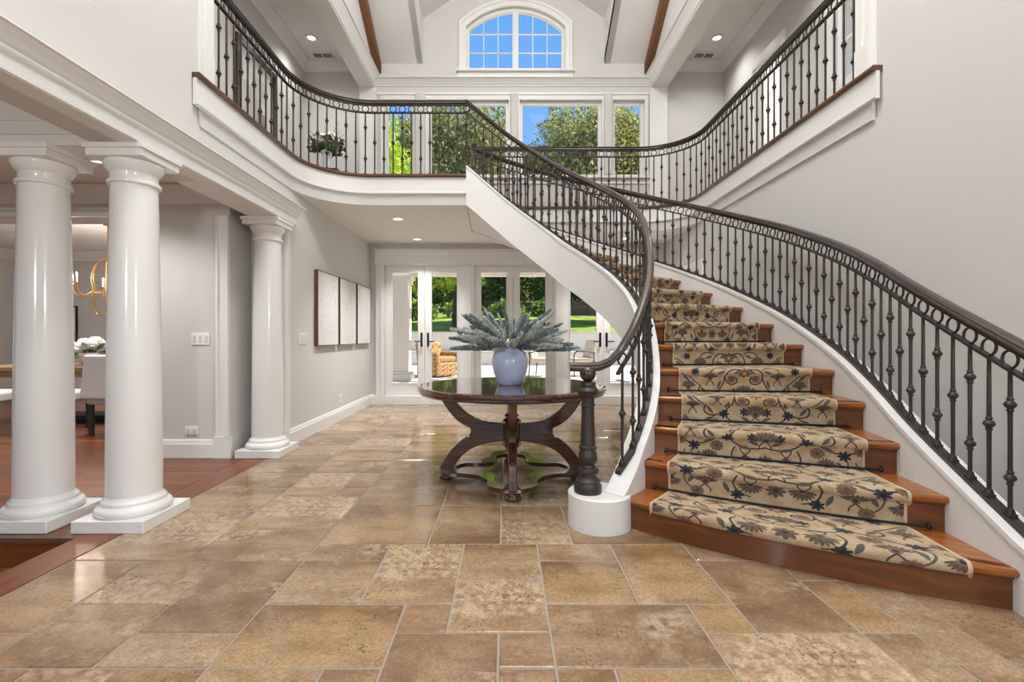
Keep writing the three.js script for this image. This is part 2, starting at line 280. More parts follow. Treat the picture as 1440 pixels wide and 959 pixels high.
// ---------------------------------------------------------------- walls, upper floor and ceilings
const archPts = (x0, x1, y0, ys, yt, n = 22) => {                   // opening with a segmental head
  const w = (x1 - x0) / 2, cx = (x0 + x1) / 2, rise = yt - ys, R = (w * w + rise * rise) / (2 * rise), cy = yt - R, a = Math.asin(w / R), p = [[x0, y0], [x1, y0]];
  for (let i = 0; i <= n; i++) { const t = a - 2 * a * i / n; p.push([cx + R * Math.sin(t), cy + R * Math.cos(t)]); } return p;
};
const AW = { x0: -0.663, x1: 1.025, y0: 5.65, ys: 6.4, yt: 6.755 };
const DX = [-2.038, -1.363, -0.7, -0.5186, 0.1387, 0.808, 1.0, 1.676, 2.35];
const UW = [[-2.05, -1.53], [-1.315, 0.075], [0.24, 1.655], [1.82, 2.375]], UY0 = 3.87, UY1 = 5.17;
struct('wall_far', 'greige end wall with french doors below and windows above', 'wall', slab(rect(-3.5, 3.81, -0.3, 8.3), [rect(DX[0], DX[8], 0.0, 2.375), ...UW.map(([a, b]) => rect(a, b, UY0, UY1)), archPts(AW.x0, AW.x1, AW.y0, AW.ys, AW.yt)], FAR, FAR + 0.2), M.wall);
struct('wall_left', 'greige side wall hung with three framed panels', 'wall', box(-2.64, LW, 0, CEIL1, 5.0, FAR), M.wall);
struct('wall_left', 'greige wall with switch and outlet between the columns', 'wall', box(-3.42, -2.62, 0, 2.58, 4.61, 5.0), M.wall);
struct('wall_left', 'tall greige wall above the column entablature', 'wall', box(-2.45, LW, 2.3, TOP, BACK, 3.585), M.wall);
struct('wall_left', 'low greige wall over the side wall beneath the balcony edge', 'wall', box(-2.45, LW, 2.3, 2.73, 3.585, 5.0), M.wall);
struct('wall_right', 'tall plain greige wall beside the stair flight', 'wall', slabX([[-BACK, -0.3], [-BACK, TOP], [-3.48, TOP], [-3.48, 2.73], [-FAR, 2.73], [-FAR, -0.3]].map(([z, y]) => [-z, y]), [rect(6.6, 7.5, 0.001, 2.08)], RW, RW + 0.2), M.wall);
struct('wall_back', 'entrance wall with tall windows and a glazed door behind the camera', 'wall', slab(rect(-2.5, 2.9, -0.3, 8.3), [rect(-0.75, 1.15, 0, 2.7), rect(-1.9, -1.0, 0.4, 2.7), rect(1.4, 2.3, 0.4, 2.7), archPts(-1.6, 2.0, 3.3, 5.6, 6.6)], BACK - 0.2, BACK), M.wall);
// upper floor around the stair well
struct('ceiling', 'white soffit under the gallery with recessed lights', 'ceiling', prism([[-3.5, 3.0], [-3.5, FAR], [3.81, FAR], [3.81, 3.0], [2.86, 3.0], [2.86, 3.5], [2.66, 3.5], ...[...edgeR].reverse().slice(1), ...[...edgeL].reverse().slice(0, -1), [-2.272, 3.6], [-2.43, 3.6], [-2.43, 3.0]], CEIL1, 3.04), M.ceil);
struct('wall_left', 'upper hall wall behind the left gallery with a large framed picture', 'wall', box(-3.6, -3.4, F2, CEIL2, 2.8, FAR), M.wall);
struct('wall_left', 'end wall closing the upper left hall', 'wall', box(-3.4, -2.45, F2, CEIL2, 2.8, 3.0), M.wall);
struct('wall_right', 'upper hall wall behind the right gallery with doorway and window', 'wall', slabX(rect(2.8, FAR, F2, CEIL2), [rect(6.45, 7.2, F2 + 0.001, 5.1), rect(4.4, 5.46, 3.95, 5.35)], 3.71, 3.86), M.wall);
struct('wall_right', 'end wall closing the upper right hall', 'wall', box(2.88, 3.71, F2, CEIL2, 2.8, 3.0), M.wall);
struct('ceiling', 'flat ceiling of the upper left hall with a recessed light', 'ceiling', box(-3.5, -2.42, CEIL2, CEIL2 + 0.1, 2.8, FAR), M.ceil);
struct('ceiling', 'flat ceiling of the upper right hall with a recessed light', 'ceiling', box(2.72, 3.81, CEIL2, CEIL2 + 0.1, 2.8, FAR), M.ceil);
struct('trim', 'long white boxed beam over the left gallery', 'beam', join(box(-2.45, -2.2, 5.35, 5.56, 3.5, FAR), box(-2.45, -2.2, 5.56, TOP, 3.585, FAR)), M.trim);
struct('trim', 'long white boxed beam over the right gallery', 'beam', join(box(2.47, 2.74, 5.35, 5.56, 3.4, FAR), box(2.47, 2.74, 5.56, TOP, 3.48, FAR)), M.trim);
// raking ceiling that climbs from the end wall, with a dormer over the arched window
{
  const rake = (Z) => 5.78 + (FAR - Z) * 0.64, zt = FAR - (TOP - 5.78) / 0.64, dl = -1.387, dr = 1.688, ev = 6.55, zc = FAR - (ev - 5.78) / 0.64;
  const rakeBox = (x0, x1, z0) => slabX([[z0, rake(z0)], [FAR, 5.78], [FAR, 5.9], [z0, rake(z0) + 0.12]], [], x0, x1);
  struct('ceiling', 'sloped white ceiling rising from the end wall left of the dormer', 'ceiling', rakeBox(-2.2, dl, zt), M.ceil);
  struct('ceiling', 'sloped white ceiling rising from the end wall right of the dormer', 'ceiling', rakeBox(dr, 2.47, zt), M.ceil);
  const cx = (dl + dr) / 2, rg = ev + (dr - cx) * 0.66, zr = FAR - (rg - 5.78) / 0.64;
  const quad = (...p) => { const g = new THREE.BufferGeometry(); g.setAttribute('position', new THREE.Float32BufferAttribute([0, 1, 2, 0, 2, 3].flatMap((k) => { const [x, y, z] = p[k]; return [x, y, -z]; }), 3)); g.computeVertexNormals(); return g; };
  const tri = (...p) => quad(p[0], p[1], p[2], p[2]);
  const thick = (pts, n) => { const q = pts.map((p) => p.map((v, i) => v + n[i])), L = pts.length; return L === 3 ? join(tri(...pts), tri(q[2], q[1], q[0]), ...[0, 1, 2].map((i) => quad(pts[i], q[i], q[(i + 1) % 3], pts[(i + 1) % 3]))) : join(quad(...pts), quad(q[3], q[2], q[1], q[0]), ...[0, 1, 2, 3].map((i) => quad(pts[i], q[i], q[(i + 1) % 4], pts[(i + 1) % 4]))); };
  struct('wall_far', 'left cheek of the dormer beside the arched window', 'wall', thick([[dl, 5.78, FAR], [dl, ev, FAR], [dl, ev, zc]], [-0.1, 0, 0]), M.ceil);
  struct('wall_far', 'right cheek of the dormer beside the arched window', 'wall', thick([[dr, 5.78, FAR], [dr, ev, FAR], [dr, ev, zc]], [0.1, 0, 0]), M.ceil);
  struct('ceiling', 'left slope of the dormer ceiling', 'ceiling', thick([[dl, ev, FAR], [cx, rg, FAR], [cx, rg, zr], [dl, ev, zc]], [0, 0.1, 0]), M.ceil);
  struct('ceiling', 'right slope of the dormer ceiling', 'ceiling', thick([[dr, ev, FAR], [cx, rg, FAR], [cx, rg, zr], [dr, ev, zc]], [0, 0.1, 0]), M.ceil);
  struct('ceiling', 'sloped ceiling above the left dormer valley', 'ceiling', thick([[dl, TOP, zt], [cx, TOP, zt], [cx, rg, zr], [dl, ev, zc]], [0, 0.1, 0]), M.ceil);
  struct('ceiling', 'sloped ceiling above the right dormer valley', 'ceiling', thick([[dr, TOP, zt], [cx, TOP, zt], [cx, rg, zr], [dr, ev, zc]], [0, 0.1, 0]), M.ceil);
  const strip = (zt2) => (x0, x1) => slabX([[zt2, rake(zt2) - 0.01], [FAR - 0.02, 5.77], [FAR - 0.02, 5.6], [zt2, rake(zt2) - 0.17]], [], x0, x1);
  struct('trim', 'stained wood rake board under the left sloped ceiling', 'trim', strip(zt)(-2.2, -2.09), M.beamWood);
  struct('trim', 'stained wood rake board under the right sloped ceiling', 'trim', strip(zt)(2.36, 2.47), M.beamWood);
  struct('ceiling', 'high flat ceiling over the entrance', 'ceiling', box(-2.6, 2.9, TOP, TOP + 0.12, BACK, zt + 0.1), M.ceil);
}
// side hall, dining room and sunken room on the ground floor
struct('ceiling', 'side hall ceiling behind the column beam', 'ceiling', box(-9, -2.43, 2.58, 2.7, 2.86, 4.75), M.ceil);
struct('ceiling', 'pale ceiling of the dining room', 'ceiling', box(-9, -2.64, CEIL1, CEIL1 + 0.1, 4.75, 9.2), M.ceil);
struct('ceiling', 'ceiling of the sunken room', 'ceiling', box(-9, -2.43, CEIL1, CEIL1 + 0.1, BACK, 2.9), M.ceil);
struct('wall_far', 'pale end wall of the dining room', 'wall', box(-9, -2.64, 0, CEIL1, 9.0, 9.2), M.wall);
struct('wall_left', 'outer wall with windows of the dining and sunken rooms', 'wall', slabX(rect(BACK, 9.2, -0.46, CEIL1 + 0.1), [rect(5.6, 8.2, 0.5, 2.3), rect(-1.6, 2.2, 0.2, 2.3)], -9.2, -9), M.wall);
struct('wall_back', 'rear wall of the sunken room', 'wall', box(-9, -2.43, -0.46, CEIL1, BACK - 0.2, BACK), M.wall);
struct('wall_left', 'header wall over the dining room opening', 'wall', join(box(-7.2, -3.42, 2.29, 2.58, 4.61, 4.9), box(-9, -7.2, 0, 2.58, 4.61, 4.9), box(-9, -2.64, 2.58, CEIL1, 4.7, 4.9)), M.wall);

// ---------------------------------------------------------------- mouldings
const crown = (h, p) => [[0, 0], [0, -h], [p * 0.12, -h], [p * 0.15, -h * 0.86], [p * 0.34, -h * 0.7], [p * 0.44, -h * 0.46], [p * 0.74, -h * 0.24], [p * 0.8, -h * 0.12], [p, -h * 0.1], [p, 0]];
const flip = (pr) => pr.map(([u, v]) => [-u, v]);
struct('trim', 'white entablature with crown moulding carried by the columns', 'entablature', join(
  box(-2.43, -2.17, 2.3, 2.4, BACK, 5.03), box(-2.43, -2.28, 2.4, 2.5, BACK, 5.03),
  sweep([[-2.19, 2.5, BACK], [-2.19, 2.5, 5.06], [-2.3, 2.5, 5.06]], crown(0.1, 0.085)), sweep([[-2.17, 2.325, BACK], [-2.17, 2.325, 5.03], [-2.3, 2.325, 5.03]], [[0, -0.02], [0.008, -0.02], [0.008, 0], [0, 0]]), sweep([[-2.17, 2.41, BACK], [-2.17, 2.41, 5.03], [-2.3, 2.41, 5.03]], [[0, -0.03], [0.012, -0.022], [0.018, -0.01], [0.018, 0], [0, 0]]), box(-2.3, -2.185, 2.4, 2.495, BACK, 5.055)), M.trim);
struct('trim', 'white beam with stepped crown over the paired columns', 'beam', join(
  box(-8.9, -2.43, 2.3, 2.58, 2.9, 3.16), sweep([[-2.43, 2.575, 2.9], [-8.9, 2.575, 2.9]], flip(crown(0.13, 0.1))), box(-8.9, -2.43, 2.36, 2.38, 2.885, 2.9)), M.trim);
struct('trim', 'stepped white crown above the dining room opening', 'trim', join(sweep([[-8.9, 2.575, 4.61], [-2.62, 2.575, 4.61]], crown(0.16, 0.12)), box(-8.9, -3.36, 2.29, 2.33, 4.59, 4.62), box(-8.9, -3.36, 2.36, 2.375, 4.585, 4.61)), M.trim);
struct('trim', 'white door casing at the wall end beside the single column', 'trim', join(box(-2.75, -2.62, 0, 2.3, 4.59, 4.61), box(-2.735, -2.72, 0.2001, 2.3, 4.575, 4.5899), box(-2.66, -2.62, 0.2001, 2.3, 4.57, 4.5899), box(-2.76, -2.6, 0, 0.2, 4.575, 4.61), box(-2.3, -2.262, 0, 2.3, 4.98, 5.1), box(-2.3, -2.25, 0, 2.3, 5.0, 5.03)), M.trim);
const bb = [[0, 0], [0.022, 0], [0.022, 0.13], [0.016, 0.135], [0.016, 0.15], [0.008, 0.17], [0, 0.172]];
struct('baseboard_left', 'tall white baseboard under the framed panels', 'baseboard', sweep([[LW, 0, 5.1], [LW, 0, FAR]], bb), M.trim);
struct('baseboard_left', 'tall white baseboard under the wall outlet by the columns', 'baseboard', sweep([[-3.42, 0, 4.61], [-2.76, 0, 4.61]], bb), M.trim);
struct('baseboard_right', 'white baseboard along the right wall under the stair', 'baseboard', sweep([[RW, 0, FAR], [RW, 0, 7.65]], bb), M.trim);
struct('baseboard_far', 'white baseboard stubs beside the french doors', 'baseboard', join(sweep([[LW, 0, FAR], [-2.16, 0, FAR]], bb), sweep([[2.47, 0, FAR], [RW, 0, FAR]], bb)), M.trim);
const lvl = (pts, y) => pts.map(([x, z]) => [x, y, z]);
// gallery edges: white fascia with bead and a wooden nosing
const fascia = [[0, 2.845], [0, 3.042], [0.028, 3.042], [0.028, 2.875], [0.038, 2.868], [0.038, 2.85], [0.03, 2.845]], nose = [[-0.16, 3.04], [0.05, 3.04], [0.058, 3.05], [0.058, 3.066], [0.048, 3.079], [-0.16, 3.079]];
struct('trim', 'white curved fascia below the left gallery railing', 'trim', sweep(lvl(edgeL, 0), fascia), M.trim);
struct('trim', 'white curved fascia below the right gallery railing', 'trim', sweep(lvl(edgeR, 0), fascia), M.trim);
struct('trim', 'brown wooden nosing along the left gallery edge', 'trim', sweep(lvl(edgeL, 0), nose), M.nosing);
struct('trim', 'brown wooden nosing along the right gallery edge', 'trim', sweep(lvl(edgeR, 0), nose), M.nosing);
struct('floor', 'hardwood floor of the upper gallery', 'floor', prism([[-3.4, 3.0], [-3.4, FAR], [3.71, FAR], [3.71, 3.0], [2.78, 3.0], [2.78, 6.55], ...arc(1.95, 6.53, 0.83, 0, 90, 10), [-0.6, 7.36], [-0.6, 5.61 + 0.32], [-1.6, 5.93], ...arc(-1.55, 5.07, 0.86, 90, 180, 10), [-2.41, 3.0]], 3.04, 3.07), M.boards[1]);
struct('trim', 'white jamb casing where the left gallery opening begins', 'trim', join(box(-2.45, -2.28, F2 + 0.004, 5.35, 3.586, 3.73), box(-2.2799, -2.256, F2 + 0.004, 5.35, 3.6, 3.735), box(-2.2799, -2.268, F2 + 0.004, 5.35, 3.585, 3.5999), box(-2.2559, -2.247, F2 + 0.004, 5.35, 3.66, 3.735), box(-2.2559, -2.243, F2 + 0.004, 3.3, 3.6, 3.74)), M.trim);
struct('trim', 'white jamb casing where the right gallery opening begins', 'trim', join(box(2.68, 2.86, F2 + 0.004, 5.35, 3.482, 3.65), box(2.656, 2.6799, F2 + 0.004, 5.35, 3.53, 3.655), box(2.647, 2.6559, F2 + 0.004, 5.35, 3.59, 3.655), box(2.643, 2.6559, F2 + 0.004, 3.3, 3.53, 3.66)), M.trim);
// crowns of the upper storey
struct('trim', 'white crown along the inner face of the left gallery beam', 'trim', sweep([[-2.2, 5.58, 3.5], [-2.2, 5.58, FAR]], crown(0.2, 0.09)), M.trim);
struct('trim', 'white crown along the inner face of the right gallery beam', 'trim', sweep([[2.47, 5.58, FAR], [2.47, 5.58, 3.4]], crown(0.2, 0.09)), M.trim);
struct('trim', 'white crown ledge across the end wall under the arched window', 'trim', join(sweep([[-2.2, 5.5, FAR], [2.47, 5.5, FAR]], crown(0.11, 0.12)), box(-2.2, 2.47, 5.25, 5.29, FAR - 0.02, FAR)), M.trim);
struct('trim', 'white crown of the upper left hall', 'trim', sweep([[-3.4, CEIL2, 3.0], [-3.4, CEIL2, FAR], [-2.45, CEIL2, FAR]], crown(0.16, 0.14)), M.trim);
struct('trim', 'white crown of the upper right hall', 'trim', sweep([[2.74, CEIL2, FAR], [3.71, CEIL2, FAR], [3.71, CEIL2, 3.0]], crown(0.16, 0.14)), M.trim);
struct('trim', 'white corner pilaster under the left gallery beam', 'pilaster', box(-2.45, -2.17, F2, 5.35, FAR - 0.06, FAR), M.trim);
struct('trim', 'white corner pilaster under the right gallery beam', 'pilaster', box(2.44, 2.74, F2, 5.35, FAR - 0.06, FAR), M.trim);

// ---------------------------------------------------------------- french doors, upper windows, arched window
struct('trim', 'white casing and stepped header around the french doors', 'trim', join(
  box(-2.18, DX[0], 0, 2.3749, FAR - 0.03, FAR), box(-2.1, DX[0] + 0.005, 0, 2.3599, FAR - 0.045, FAR - 0.0301), box(DX[8], 2.5, 0, 2.3749, FAR - 0.03, FAR), box(DX[8] - 0.005, 2.42, 0, 2.3599, FAR - 0.045, FAR - 0.0301),
  box(-2.2, 2.52, 2.375, 2.6, FAR - 0.03, FAR), box(-2.2, 2.52, 2.36, 2.4, FAR - 0.05, FAR - 0.0301), sweep([[-2.22, 2.63, FAR], [2.54, 2.63, FAR]], crown(0.05, 0.06)), box(-2.2, 2.52, 2.5, 2.515, FAR - 0.04, FAR - 0.0301)), M.trim);
struct('trim', 'pale raised threshold under the french doors', 'threshold', box(DX[0], DX[8], 0.0, 0.152, FAR - 0.05, FAR + 0.3, 0.008), M.trim);
for (const [a, b] of [[DX[2], DX[3]], [DX[5], DX[6]]]) struct('trim', a < 0 ? 'white post between the left and middle door pairs' : 'white post between the middle and right door pairs', 'post', join(box(a, b, 0.152, 2.375, FAR - 0.03, FAR + 0.15), box(a + 0.05, b - 0.05, 0.152, 2.375, FAR - 0.05, FAR)), M.trim);
const pairName = ['left', 'middle', 'right'];
[[DX[0], DX[1], 1], [DX[1], DX[2], -1], [DX[3], DX[4], 1], [DX[4], DX[5], -1], [DX[6], DX[7], 1], [DX[7], DX[8], -1]].forEach(([a, b, hs], i) => {
  const d = thing('door_' + (i + 1), `white glazed ${hs > 0 ? 'first' : 'second'} leaf of the ${pairName[i >> 1]} french door pair`, 'door', [(a + b) / 2, 0.152, FAR + 0.05], null, 'structure'), g = 0.112;
  const y0 = 0.156, y1 = 2.37;
  part('leaf', join(slab(rect(a + 0.003, b - 0.003, y0, y1), [rect(a + g, b - g, 0.36, 2.245)], FAR + 0.03, FAR + 0.075), slab(rect(a + g - 0.012, b - g + 0.012, 0.348, 2.257), [rect(a + g + 0.004, b - g - 0.004, 0.364, 2.241)], FAR + 0.022, FAR + 0.083)), M.trim, d);
  part('pane', box(a + g - 0.005, b - g + 0.005, 0.355, 2.25, FAR + 0.05, FAR + 0.056), M.glass, d);
  if (i < 2 || i > 3 || true) { const x = hs > 0 ? b - 0.055 : a + 0.055; const hd = part('handle_plate', box(x - 0.018, x + 0.018, 0.98, 1.22, FAR + 0.018, FAR + 0.03, 0.004), M.black, d, 'black door plate'); part('lever', box(Math.min(x, x - hs * 0.12), Math.max(x, x - hs * 0.12), 1.06, 1.08, FAR - 0.03, FAR - 0.015, 0.006), M.black, hd); part('spindle', box(x - 0.008, x + 0.008, 1.062, 1.078, FAR - 0.03, FAR + 0.02), M.black, hd); }
});
UW.forEach(([a, b], i) => {
  const w = thing('window_' + (i + 1), ['narrow gallery window beside the left pilaster', 'wide gallery window over the middle door pair', 'wide gallery window showing the oak crown', 'narrow gallery window beside the right pilaster'][i], 'window', [(a + b) / 2, UY0, FAR + 0.08], null, 'structure');
  part('frame', slab(rect(a, b, UY0, UY1), [rect(a + 0.06, b - 0.06, UY0 + 0.05, UY1 - 0.06)], FAR + 0.06, FAR + 0.12), M.trim, w);
  part('casing', slab(rect(a - 0.05, b + 0.05, UY0 - 0.02, UY1 + 0.06), [rect(a + 0.01, b - 0.01, UY0 + 0.01, UY1 - 0.01)], FAR - 0.03, FAR), M.trim, w);
  part('pane', box(a + 0.055, b - 0.055, UY0 + 0.045, UY1 - 0.055, FAR + 0.086, FAR + 0.092), M.glass, w);
});
struct('trim', 'white sill and panelled apron under the gallery windows', 'trim', join(box(-2.17, 2.44, 3.82, 3.86, FAR - 0.09, FAR), box(-2.17, 2.44, 3.74, 3.82, FAR - 0.025, FAR), box(-2.17, 2.44, F2, 3.22, FAR - 0.03, FAR)), M.trim);
for (const [a, b] of [[-1.49, -1.36], [0.11, 0.2], [1.69, 1.79]]) struct('trim', a < -1 ? 'greige pier between the left narrow and wide gallery windows' : a < 1 ? 'greige pier between the two wide gallery windows' : 'greige pier between the right wide and narrow gallery windows', 'pier', box(a - 0.02, b + 0.02, 3.86, 5.25, FAR - 0.1, FAR, 0.03), M.wall);
{
  const w = thing('window_5', 'arched window with a grid of panes high in the dormer', 'window', [(AW.x0 + AW.x1) / 2, AW.y0, FAR + 0.08], null, 'structure'), { x0, x1, y0, ys, yt } = AW, cx = (x0 + x1) / 2;
  part('casing', slab(archPts(x0 - 0.1, x1 + 0.1, y0, ys + 0.07, yt + 0.1), [archPts(x0 + 0.004, x1 - 0.004, y0 + 0.004, ys, yt - 0.004)], FAR - 0.03, FAR), M.trim, w);
  part('casing_edge', slab(archPts(x0 - 0.115, x1 + 0.115, y0, ys + 0.075, yt + 0.115), [archPts(x0 - 0.07, x1 + 0.07, y0 + 0.004, ys + 0.04, yt + 0.07)], FAR - 0.045, FAR - 0.03), M.trim, w);
  part('frame', slab(archPts(x0, x1, y0, ys, yt), [archPts(x0 + 0.055, cx - 0.05, y0 + 0.05, ys - 0.0, yt - 0.05).map(([x, y]) => [x, y]), archPts(cx + 0.05, x1 - 0.055, y0 + 0.05, ys, yt - 0.05)].map((p, k) => {
    const w2 = (x1 - x0) / 2 - 0.055, rise = yt - ys, Rr = ((x1 - x0) / 2) ** 2 / (2 * rise) + rise / 2, cy = yt - Rr, r2 = Rr - 0.055, a = k ? cx + 0.05 : x0 + 0.055, b = k ? x1 - 0.055 : cx - 0.05, o = [[a, y0 + 0.05], [b, y0 + 0.05]];
    for (let i = 0; i <= 12; i++) { const x = b + (a - b) * i / 12; o.push([x, cy + Math.sqrt(Math.max(0, r2 * r2 - (x - cx) ** 2))]); } return o;
  }), FAR + 0.06, FAR + 0.13), M.trim, w);
  const rise = yt - ys, Rr = ((x1 - x0) / 2) ** 2 / (2 * rise) + rise / 2, cy = yt - Rr, top = (x) => cy + Math.sqrt((Rr - 0.05) ** 2 - (x - cx) ** 2);
  for (const [a, b] of [[x0 + 0.055, cx - 0.05], [cx + 0.05, x1 - 0.055]]) {
    for (const k of [1, 2]) { const x = a + (b - a) * k / 3; part('muntin', box(x - 0.007, x + 0.007, y0 + 0.05, top(x), FAR + 0.085, FAR + 0.105), M.trim, w); }
    for (const y of [y0 + 0.36, y0 + 0.68]) part('muntin', box(a, b, y - 0.007, y + 0.007, FAR + 0.085, FAR + 0.105), M.trim, w);
    const o = [[a, y0 + 0.05], [b, y0 + 0.05]]; for (let i = 0; i <= 12; i++) { const x = b + (a - b) * i / 12; o.push([x, top(x)]); }
    part('pane', slab(o, [], FAR + 0.092, FAR + 0.098), M.glass, w);
  }
  part('sill', join(box(x0 - 0.15, x1 + 0.15, y0 - 0.03, y0 + 0.005, FAR - 0.09, FAR), box(x0 - 0.13, x1 + 0.13, y0 - 0.11, y0 - 0.03, FAR - 0.03, FAR)), M.trim, w);
}
// unseen glazing that lets the daylight in: entrance wall, side rooms (windows added for light), upper right hall
const glaze = (name, label, x0, x1, y0, y1, Z, cols, rows) => {
  const w = thing(name, label, 'window', [(x0 + x1) / 2, y0, Z], null, 'structure'), holes = [], cw = (x1 - x0 - 0.08) / cols, rh = (y1 - y0 - 0.08) / rows;
  for (let i = 0; i < cols; i++) for (let j = 0; j < rows; j++) holes.push(rect(x0 + 0.04 + i * cw + 0.015, x0 + 0.04 + (i + 1) * cw - 0.015, y0 + 0.04 + j * rh + 0.015, y0 + 0.04 + (j + 1) * rh - 0.015));
  part('frame', slab(rect(x0, x1, y0, y1), holes, Z, Z + 0.05), M.trim, w); part('pane', box(x0 + 0.03, x1 - 0.03, y0 + 0.03, y1 - 0.03, Z + 0.02, Z + 0.026), M.glass, w); return w;
};
const glazeX = (name, label, z0, z1, y0, y1, x, cols, rows) => {
  const w = thing(name, label, 'window', [x, y0, (z0 + z1) / 2], null, 'structure'), holes = [], cw = (z1 - z0 - 0.08) / cols, rh = (y1 - y0 - 0.08) / rows;
  for (let i = 0; i < cols; i++) for (let j = 0; j < rows; j++) holes.push(rect(z0 + 0.04 + i * cw + 0.015, z0 + 0.04 + (i + 1) * cw - 0.015, y0 + 0.04 + j * rh + 0.015, y0 + 0.04 + (j + 1) * rh - 0.015));
  part('frame', slabX(rect(z0, z1, y0, y1), holes, x, x + 0.05), M.trim, w); part('pane', box(x + 0.02, x + 0.026, y0 + 0.03, y1 - 0.03, z0 + 0.03, z1 - 0.03), M.glass, w); return w;
};
glaze('window_6', 'glazed entrance door behind the camera', -0.75, 1.15, 0, 2.7, BACK - 0.12, 2, 1);
glaze('window_7', 'left sidelight of the entrance behind the camera', -1.9, -1.0, 0.4, 2.7, BACK - 0.12, 1, 3);
glaze('window_8', 'right sidelight of the entrance behind the camera', 1.4, 2.3, 0.4, 2.7, BACK - 0.12, 1, 3);
{ const w = thing('window_9', 'tall arched window above the entrance behind the camera', 'window', [0.2, 3.3, BACK - 0.1], null, 'structure'); part('frame', slab(archPts(-1.6, 2.0, 3.3, 5.6, 6.6), [archPts(-1.52, 0.17, 3.38, 5.6, 6.2), archPts(0.23, 1.92, 3.38, 5.6, 6.2)], BACK - 0.13, BACK - 0.07), M.trim, w); part('pane', slab(archPts(-1.58, 1.98, 3.32, 5.6, 6.58), [], BACK - 0.11, BACK - 0.104), M.glass, w); }
glazeX('window_10', 'unseen window added for daylight in the dining room outer wall', 5.6, 8.2, 0.5, 2.3, -9.12, 4, 2);
glazeX('window_11', 'unseen window added for daylight in the sunken room outer wall', -1.6, 2.2, 0.2, 2.3, -9.12, 4, 2);
glazeX('window_12', 'sash window with blue sky on the upper right hall wall', 4.4, 5.46, 3.95, 5.35, 3.76, 2, 3);
struct('trim', 'white casing of the upper hall sash window', 'trim', slabX(rect(4.28, 5.58, 3.85, 5.47), [rect(4.4, 5.46, 3.95, 5.35)], 3.68, 3.71), M.trim);
struct('trim', 'white casing of the upper hall doorway', 'trim', slabX(rect(6.35, 7.3, F2 + 0.003, 5.22), [rect(6.45, 7.2, F2 + 0.004, 5.1)], 3.68, 3.71), M.trim);
struct('wall_right', 'small bright white room beyond the upper doorway', 'room', join(box(3.86, 6, F2 - 0.1, F2, 5.9, 7.8), box(3.86, 6, 5.5, 5.6, 5.9, 7.8), box(3.86, 6, F2, 5.5, 5.8, 5.9), box(3.86, 6, F2, 5.5, 7.8, 7.9), box(6, 6.1, F2, 5.5, 5.8, 7.9)), M.ceil);
struct('trim', 'white casing of the doorway in the right wall behind the stair', 'trim', slabX(rect(6.5, 7.6, 0.002, 2.2), [rect(6.6, 7.5, 0.003, 2.08)], RW - 0.03, RW), M.trim);
{ const d = thing('door_7', 'closed white panel door behind the stair flight', 'door', [RW + 0.06, 0.003, 7.05], null, 'structure'); part('leaf', slabX(rect(6.605, 7.495, 0.005, 2.075), [rect(6.72, 7.38, 0.25, 0.95), rect(6.72, 7.38, 1.1, 1.95)], RW + 0.05, RW + 0.09), M.trim, d); part('panel', box(RW + 0.065, RW + 0.08, 0.2, 2.0, 6.7, 7.4), M.trim, d); }
struct('trim', 'greige band between the left fascia and the soffit', 'trim', sweep(lvl(edgeL.map((p, i) => (i ? p : [-2.272, 3.6])), 0), [[0, CEIL1 - 0.002], [0, 2.846], [0.004, 2.846], [0.004, CEIL1 - 0.002]]), M.wall);
struct('trim', 'greige band between the right fascia and the soffit', 'trim', sweep(lvl(edgeR.map((p, i) => (i === edgeR.length - 1 ? [2.66, 3.5] : p)), 0), [[0, CEIL1 - 0.002], [0, 2.846], [0.004, 2.846], [0.004, CEIL1 - 0.002]]), M.wall);

// ---------------------------------------------------------------- columns
function column(label, x, Z) {
  const c = thing('column', label, 'column', [x, 0, Z], 'white columns with square bases'), h = 0.2125;
  local('plinth', new RoundedBoxGeometry(2 * h, 0.072, 2 * h, 2, 0.005), M.column, c, 0, 0.036, 0);
  const base = [[0.0, 0.072], [0.19, 0.072], [0.2, 0.085], [0.2, 0.105], [0.188, 0.122], [0.172, 0.127], [0.168, 0.137], [0.17, 0.145], [0.164, 0.155], [0.152, 0.165], [0.147, 0.18]];
  local('base_ring', toCreasedNormals(new THREE.LatheGeometry(base.map(([r, y]) => new THREE.Vector2(r, y)), 40), 0.9), M.column, c);
  const sh = []; for (let i = 0; i <= 14; i++) { const t = i / 14; sh.push(new THREE.Vector2(0.147 - 0.024 * Math.pow(t, 1.6), 0.168 + t * (2.08 - 0.168))); }
  local('shaft', new THREE.LatheGeometry(sh, 48), M.column, c);
  const cap = [[0.121, 2.07], [0.124, 2.082], [0.138, 2.085], [0.142, 2.095], [0.138, 2.105], [0.125, 2.108], [0.124, 2.155], [0.13, 2.16], [0.142, 2.175], [0.156, 2.2], [0.16, 2.215], [0.154, 2.225], [0, 2.226]];
  local('capital', toCreasedNormals(new THREE.LatheGeometry(cap.map(([r, y]) => new THREE.Vector2(r, y)), 40), 0.9), M.column, c);
  local('abacus', new RoundedBoxGeometry(0.335, 0.045, 0.335, 2, 0.004), M.column, c, 0, 2.249, 0);
  local('abacus_fillet', new RoundedBoxGeometry(0.36, 0.029, 0.36, 2, 0.004), M.column, c, 0, 2.2855, 0);
  return c;
}
column('white round column of the pair nearer the dining room', -2.885, 3.03);
column('white round column of the pair at the hall corner', -2.32, 3.03);
column('single white round column against the end of the side wall', -2.34, 4.775);

